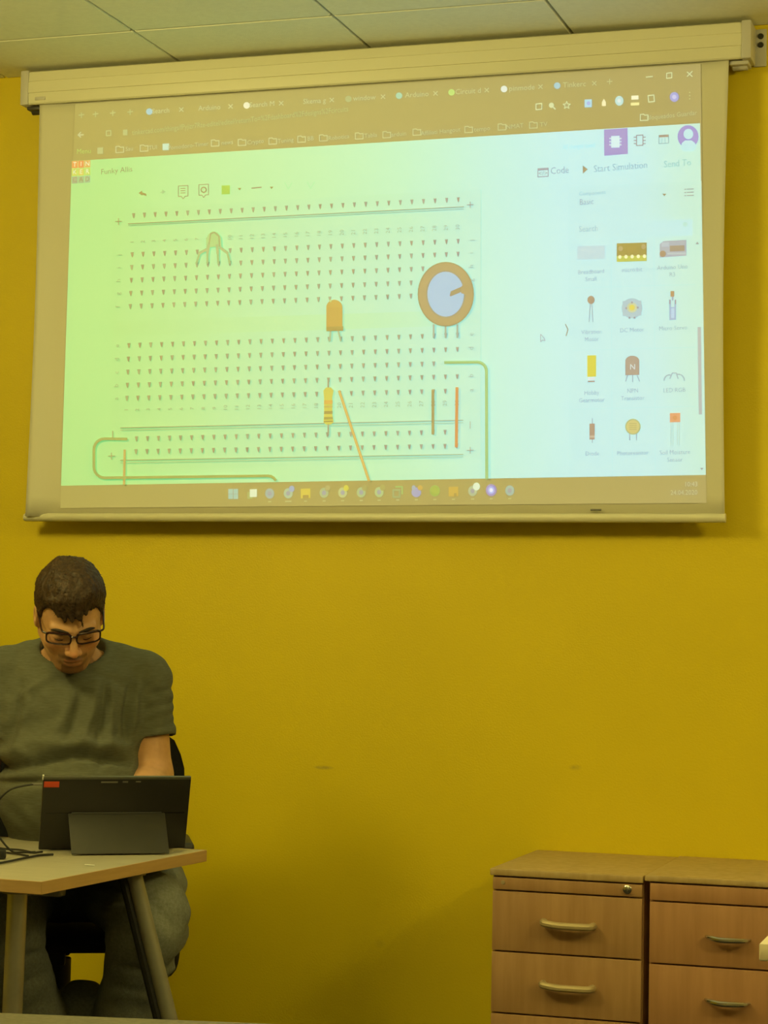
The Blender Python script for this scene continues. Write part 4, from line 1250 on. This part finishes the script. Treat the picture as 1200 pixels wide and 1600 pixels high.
# --- hair
HL = [(-0.13, -0.055), (-0.075, -0.050), (-0.040, -0.028), (-0.026, 0.004), (-0.012, 0.020), (0.006, -0.004), (0.022, -0.006), (0.032, 0.030), (0.048, 0.052), (0.075, 0.068), (0.11, 0.073)]
def hair_sdf(P):
    H = to_head(P)
    x, y, z = H
    top = np.clip((z - 0.03) / 0.09, 0, 1)
    d = ell(H, (0.0, -0.016, 0.048), (0.0835, 0.1045, 0.0895))
    d = smin(d, ell(H, (0.004, 0.025, 0.095), (0.055, 0.058, 0.036)), 0.03)           # fuller on top and at the front
    d = d + 0.0016 * np.sin(x * 210 + 3 * np.sin(y * 90)) * np.sin(z * 120 + y * 150) + 0.0018 * np.sin(x * 90 + z * 60) * top
    h = np.interp(y.ravel(), [a for a, _ in HL], [b for _, b in HL]).reshape(y.shape)
    h = h + 0.003 * np.sin(x * 260) + 0.010 * g(x, -0.050, 0.018) * (y > 0.03)
    cut = (h - z) * 0.8
    d = smax(d, cut, 0.006)
    # fringe falling on the forehead
    for a, b, ra, rb in (((-0.030, 0.068, 0.088), (-0.020, 0.090, 0.048), 0.016, 0.004), ((-0.012, 0.072, 0.088), (-0.004, 0.095, 0.052), 0.016, 0.005), ((0.008, 0.074, 0.088), (0.010, 0.095, 0.058), 0.015, 0.005),
                         ((-0.045, 0.058, 0.082), (-0.034, 0.082, 0.058), 0.014, 0.004), ((0.026, 0.066, 0.088), (0.028, 0.088, 0.064), 0.013, 0.004), ((0.014, 0.090, 0.066), (0.021, 0.0975, 0.036), 0.0045, 0.0018)):
        d = smin(d, cap(H, a, b, ra, rb), 0.008)
    return d * HS
hv, hfc = surface(mesh_fn(hair_sdf), axis((-0.115, 0.115, 0.0026)), axis((-0.30, 0.03, 0.0028)), axis((1.20, 1.48, 0.0026)))
hnv = normals(hv, hfc)
jit = rng.normal(0, 0.0007, len(hv)).astype(np.float32)
hv = hv + hnv * jit[:, None]
Hh = to_head((hv[:, 0], -hv[:, 1], hv[:, 2]))
hc = np.tile(np.array([0.044, 0.023, 0.010]), (len(hv), 1))
side = np.clip((0.045 - Hh[2]) / 0.03, 0, 1)[:, None]
hc = hc * (1 - side) + np.array([0.062, 0.035, 0.016]) * side
smesh('hair', hv, hfc, M['hair'], man, hc)
# short loose strands breaking up the outline
bm = bmesh.new()
for _ in range(700):
    k = rng.integers(len(hv))
    H_ = (Hh[0][k], Hh[1][k], Hh[2][k])
    if H_[2] < 0.03: continue
    p = Vector(hv[k]); n = Vector(hnv[k])
    t = Vector(rng.normal(0, 1, 3)); t = (t - n * t.dot(n)).normalized()
    L = rng.uniform(0.008, 0.016)
    q = p + t * L + n * L * 0.22
    w = n.cross(t) * 0.0009
    bm.faces.new([bm.verts.new(v) for v in (p - w - n * 0.001, p + w - n * 0.001, q)])
st = obj('loose_hair', bm, mat('hair_strand', (0.06, 0.032, 0.014), 0.6), man, 0)
tag(st, kind='stuff')
# --- eyebrows, lashes
for s in (-1, 1):
    bm = bmesh.new()
    pts = [(s * 0.012, 0.0985, 0.0190), (s * 0.026, 0.0960, 0.0225), (s * 0.040, 0.0880, 0.0220), (s * 0.050, 0.0790, 0.0180)]
    tube(bm, spline([body_vec(from_head(p)) for p in pts], 4), [0.0022 + 0.002 * math.sin(math.pi * i / 12) for i in range(13)], 8)
    obj('eyebrow', bm, M['lash'], man)
    bm = bmesh.new()
    pts = [(s * 0.019, 0.0850, -0.0070), (s * 0.031, 0.0885, -0.0085), (s * 0.043, 0.0825, -0.0070)]
    tube(bm, spline([body_vec(from_head(p)) for p in pts], 5), 0.0011, 6)
    obj('eyelashes', bm, M['lash'], man)
# --- glasses
gl_ = bpy.data.objects.new('glasses', None); gl_.empty_display_size = 0.05
link(gl_, man)
def hp(x, y, z): return body_vec(from_head((x, y, z)))
GY, GZ = 0.105, 0.0055
for s in (-1, 1):
    bm = bmesh.new()
    cx, hw, hh = s * 0.0350, 0.0280, 0.0148
    ring_ = []
    for k in range(32):
        a = 2 * math.pi * k / 32
        ca, sa = math.cos(a), math.sin(a)
        e = 0.45
        xx = cx + hw * abs(ca) ** e * (1 if ca >= 0 else -1); zz_ = GZ + hh * abs(sa) ** e * (1 if sa >= 0 else -1)
        ring_.append((xx, GY - 1.6 * (xx) ** 2 * 2.2, zz_))
    pts = [hp(*p) for p in ring_]
    tube(bm, pts + [pts[0]], [0.0022 + (0.0010 if ring_[k % 32][2] > GZ + 0.008 else 0) for k in range(33)], 8, caps=False)
    fr = obj('glasses_frame', bm, M['frame'], man)
    bm = bmesh.new()
    f1 = [bm.verts.new(hp(x, y - 0.0004, z)) for x, y, z in ring_]
    f2 = [bm.verts.new(hp(x, y + 0.0004, z)) for x, y, z in ring_]
    bm.faces.new(f1); bm.faces.new(f2[::-1])
    for k in range(32): bm.faces.new((f1[k], f1[(k + 1) % 32], f2[(k + 1) % 32], f2[k]))
    obj('lens', bm, M['lens'], fr)
    fr.name = 'glasses_rim'
    bm = bmesh.new()
    tube(bm, spline([hp(s * 0.063, 0.088, GZ + 0.009), hp(s * 0.072, 0.078, GZ + 0.009), hp(s * 0.0745, 0.045, GZ + 0.011), hp(s * 0.0775, 0.000, GZ + 0.014), hp(s * 0.076, -0.020, GZ + 0.004)], 5), 0.0024, 8)
    obj('glasses_temple', bm, M['frame'], man)
bm = bmesh.new()
tube(bm, spline([hp(-0.0085, GY, GZ + 0.006), hp(0, GY + 0.003, GZ + 0.008), hp(0.0085, GY, GZ + 0.006)], 5), 0.0026, 8)
obj('glasses_bridge', bm, M['frame'], man)
bpy.data.objects.remove(gl_)

# --- T-shirt
def shirt_sdf(P):
    S = (np.abs(P[0]), P[1], P[2])
    t = ell(P, (0, 0.0, 1.03), (0.196, 0.128, 0.185))
    t = smin(t, ell(P, (0.0, 0.050, 0.845), (0.185, 0.155, 0.165)), 0.06)
    t = smin(t, ell(P, (0, -0.01, 0.66), (0.180, 0.150, 0.10)), 0.06)
    t = smin(t, cap(S, (0.02, -0.040, 1.165), (SH, -0.035, 1.130), 0.060, 0.066), 0.05)
    t = smin(t, cap(S, (0.055, -0.045, 1.205), (0.14, -0.04, 1.17), 0.032, 0.035), 0.05)
    a0, a1 = np.array(armL[0]), np.array((0.216, 0.005, 0.885))
    dd = (a1 - a0) / np.linalg.norm(a1 - a0)
    cutp = a0 + dd * 0.158
    sl = cap(S, tuple(a0), tuple(a0 + dd * 0.20), 0.070, 0.068)
    pl = (S[0] - cutp[0]) * dd[0] + (S[1] - cutp[1]) * dd[1] + (S[2] - cutp[2]) * dd[2]
    sl = smax(sl, pl, 0.004)
    hollow = cap(S, tuple(a0 + dd * 0.15), tuple(a0 + dd * 0.27), 0.0595, 0.060)
    sl = smax(sl, -hollow, 0.003)
    t = smin(t, sl, 0.022)
    # neck opening
    nk = cap(P, (0, -0.022, 1.15), (0.0, 0.06, 1.30), 0.080, 0.086)
    t = smax(t, -nk, 0.006)
    t = smax(t, 0.665 - P[2], 0.01)
    return t
sv, sf = surface(mesh_fn(shirt_sdf), axis((-0.34, 0.34, 0.0055)), axis((-0.26, 0.20, 0.006)), axis((0.62, 1.28, 0.0052)))
sv = smooth_verts(sv, sf, 1, 0.4)
sn = normals(sv, sf)
a_, b_, z_ = sv[:, 0], -sv[:, 1], sv[:, 2]
def fold(x0, z0, x1, z1, w, h, bend=0.0):
    """ridge (h>0) or crease (h<0) along a segment on the front"""
    dx, dz_ = x1 - x0, z1 - z0
    L = math.hypot(dx, dz_)
    t = ((a_ - x0) * dx + (z_ - z0) * dz_) / L ** 2
    tc = np.clip(t, 0, 1)
    off = bend * np.sin(math.pi * tc)
    px = x0 + dx * tc - dz_ / L * off; pz = z0 + dz_ * tc + dx / L * off
    dist = np.sqrt((a_ - px) ** 2 + (z_ - pz) ** 2)
    fade = np.clip(np.sin(math.pi * np.clip(tc * 0.9 + 0.05, 0, 1)), 0, 1) ** 0.5
    return h * np.exp(-(dist / w) ** 2) * fade
front = np.clip((b_ + 0.02) / 0.05, 0, 1)
D = np.zeros(len(sv), np.float32)
for args in ((-0.09, 0.925, 0.03, 0.948, 0.011, -0.020, 0.006), (0.02, 0.948, 0.15, 0.925, 0.011, -0.018, 0.006), (-0.20, 0.900, -0.08, 0.930, 0.012, -0.018), (-0.12, 0.972, 0.14, 0.965, 0.018, 0.013), (-0.20, 0.935, -0.10, 0.955, 0.016, 0.009),
             (-0.19, 0.872, -0.05, 0.884, 0.009, -0.010), (0.060, 1.13, 0.020, 0.96, 0.012, 0.008, 0.010), (0.085, 1.12, 0.060, 0.95, 0.010, -0.008, 0.008), (0.10, 1.11, 0.095, 0.96, 0.012, 0.007),
             (0.0, 1.10, -0.06, 0.97, 0.014, 0.006, 0.01), (0.025, 1.11, -0.02, 0.96, 0.010, -0.006, 0.008), (0.150, 1.12, 0.140, 0.98, 0.010, -0.010, -0.004), (0.170, 1.14, 0.155, 1.00, 0.010, 0.006),
             (-0.13, 1.12, -0.15, 0.98, 0.012, -0.008), (-0.10, 1.10, -0.13, 0.95, 0.014, 0.006), (-0.05, 1.14, -0.14, 1.08, 0.010, 0.005), (0.05, 1.15, 0.14, 1.12, 0.012, -0.004),
             (-0.07, 0.89, 0.10, 0.885, 0.012, 0.005), (0.0, 0.84, 0.12, 0.86, 0.012, -0.003), (0.09, 0.94, 0.075, 0.92, 0.012, -0.008)):
    D += fold(*args) * front
sleeve = np.abs(a_) > 0.185
for k, zz0 in enumerate((1.10, 1.065, 1.035, 1.01)):
    D += np.where(sleeve, -0.0022 * np.exp(-((z_ - zz0 - 0.25 * (np.abs(a_) - 0.22)) / 0.008) ** 2), 0)
D += 0.0015 * np.sin(a_ * 70 + 2 * np.sin(z_ * 40)) * np.sin(z_ * 55 + a_ * 30)
sv = sv + sn * (D * 1.5)[:, None]
scol = np.tile(np.array([0.120, 0.124, 0.092]), (len(sv), 1))
# the ribbed collar, a tone darker
cd_ = np.abs(cap((a_, b_, z_), (0, -0.022, 1.15), (0.0, 0.06, 1.30), 0.080, 0.086))
scol *= (1 - 0.18 * np.exp(-(cd_ / 0.012) ** 4))[:, None]
smesh('tshirt', sv, sf, M['shirt'], man, scol)

# --- jeans
def jeans_sdf(P):
    t = ell(P, (0, -0.03, 0.63), (0.185, 0.150, 0.125))
    L = chain(P, [(0.10, 0.0, 0.615), (0.196, 0.385, 0.585), (0.190, 0.395, 0.545), (0.150, 0.30, 0.33), (0.115, 0.22, 0.13)], [0.105, 0.092, 0.086, 0.072, 0.058], 0.03)
    L = smin(L, ell(P, (0.245, 0.30, 0.520), (0.055, 0.10, 0.055)), 0.03)
    R = chain(P, [(-0.10, 0.0, 0.615), (-0.150, 0.385, 0.585), (-0.145, 0.395, 0.545), (-0.075, 0.30, 0.33), (-0.03, 0.20, 0.13)], [0.105, 0.094, 0.088, 0.076, 0.058], 0.03)
    L = smin(L, ell(P, (0.205, 0.13, 0.622), (0.095, 0.20, 0.078)), 0.03)
    d = smin(t, L, 0.03)
    d = smin(d, R, 0.03)
    d = smin(d, ell(P, (0.045, 0.20, 0.325), (0.075, 0.09, 0.070)), 0.02)
    return d
jv, jf = surface(mesh_fn(jeans_sdf), axis((-0.34, 0.36, 0.008)), axis((-0.54, 0.20, 0.009)), axis((0.05, 0.80, 0.008)))
jv = smooth_verts(jv, jf, 1, 0.4)
jn = normals(jv, jf)
a_, b_, z_ = jv[:, 0], -jv[:, 1], jv[:, 2]
D = np.zeros(len(jv), np.float32)
for args in ((0.055, 0.635, 0.16, 0.655, 0.009, -0.009), (0.065, 0.610, 0.15, 0.625, 0.008, -0.007), (0.075, 0.585, 0.15, 0.592, 0.008, -0.006), (0.085, 0.555, 0.145, 0.560, 0.008, -0.004),
             (0.26, 0.47, 0.30, 0.50, 0.010, -0.012), (0.21, 0.44, 0.29, 0.46, 0.010, 0.010), (0.11, 0.47, 0.19, 0.455, 0.010, -0.008), (-0.04, 0.50, -0.13, 0.485, 0.010, -0.009), (-0.05, 0.62, -0.12, 0.635, 0.010, -0.006),
             (-0.03, 0.44, -0.14, 0.42, 0.012, -0.006), (0.10, 0.42, 0.20, 0.40, 0.012, -0.006)):
    D += fold(*args)
D += 0.0025 * np.sin(z_ * 80 + 3 * np.sin(a_ * 30)) * np.sin(b_ * 40 + 1)
jv = jv + jn * D[:, None]
jc = np.tile(np.array([0.150, 0.160, 0.150]), (len(jv), 1))
fadek = np.exp(-((a_ - 0.20) / 0.09) ** 2) * np.clip((z_ - 0.44) / 0.08, 0, 1)      # worn paler over the knee
jc = jc * (1 - 0.0) + fadek[:, None] * np.array([0.085, 0.090, 0.080])
smesh('jeans', jv, jf, M['jeans'], man, jc)
# --- shoes
for s, ax_, by_ in ((1, 0.115, 0.22), (-1, -0.03, 0.20)):
    def shoe_sdf(P, ax_=ax_, by_=by_):
        d = ell(P, (ax_, by_ + 0.06, 0.055), (0.048, 0.145, 0.042))
        d = smin(d, ell(P, (ax_, by_ - 0.01, 0.085), (0.042, 0.062, 0.055)), 0.03)
        return smax(d, 0.022 - P[2], 0.004)
    v, f = surface(mesh_fn(shoe_sdf), axis((ax_ - 0.07, ax_ + 0.07, 0.008)), axis((-by_ - 0.23, -by_ + 0.12, 0.010)), axis((0.0, 0.16, 0.007)))
    sh = smesh('shoe', v, f, M['shoe'], man)
    bm = bmesh.new()
    pts = [(ax_ + 0.050 * math.cos(t) * (1 - 0.12 * math.sin(t)), -(by_ + 0.055 + 0.150 * math.sin(t)), 0.0) for t in [2 * math.pi * k / 28 for k in range(28)]]
    lo = [bm.verts.new((x, y, 0.001)) for x, y, _ in pts]; hi = [bm.verts.new((x, y, 0.026)) for x, y, _ in pts]
    bm.faces.new(lo[::-1]); bm.faces.new(hi)
    for k in range(28): bm.faces.new((lo[k], lo[(k + 1) % 28], hi[(k + 1) % 28], hi[k]))
    obj('sole', bm, M['sole'], sh)
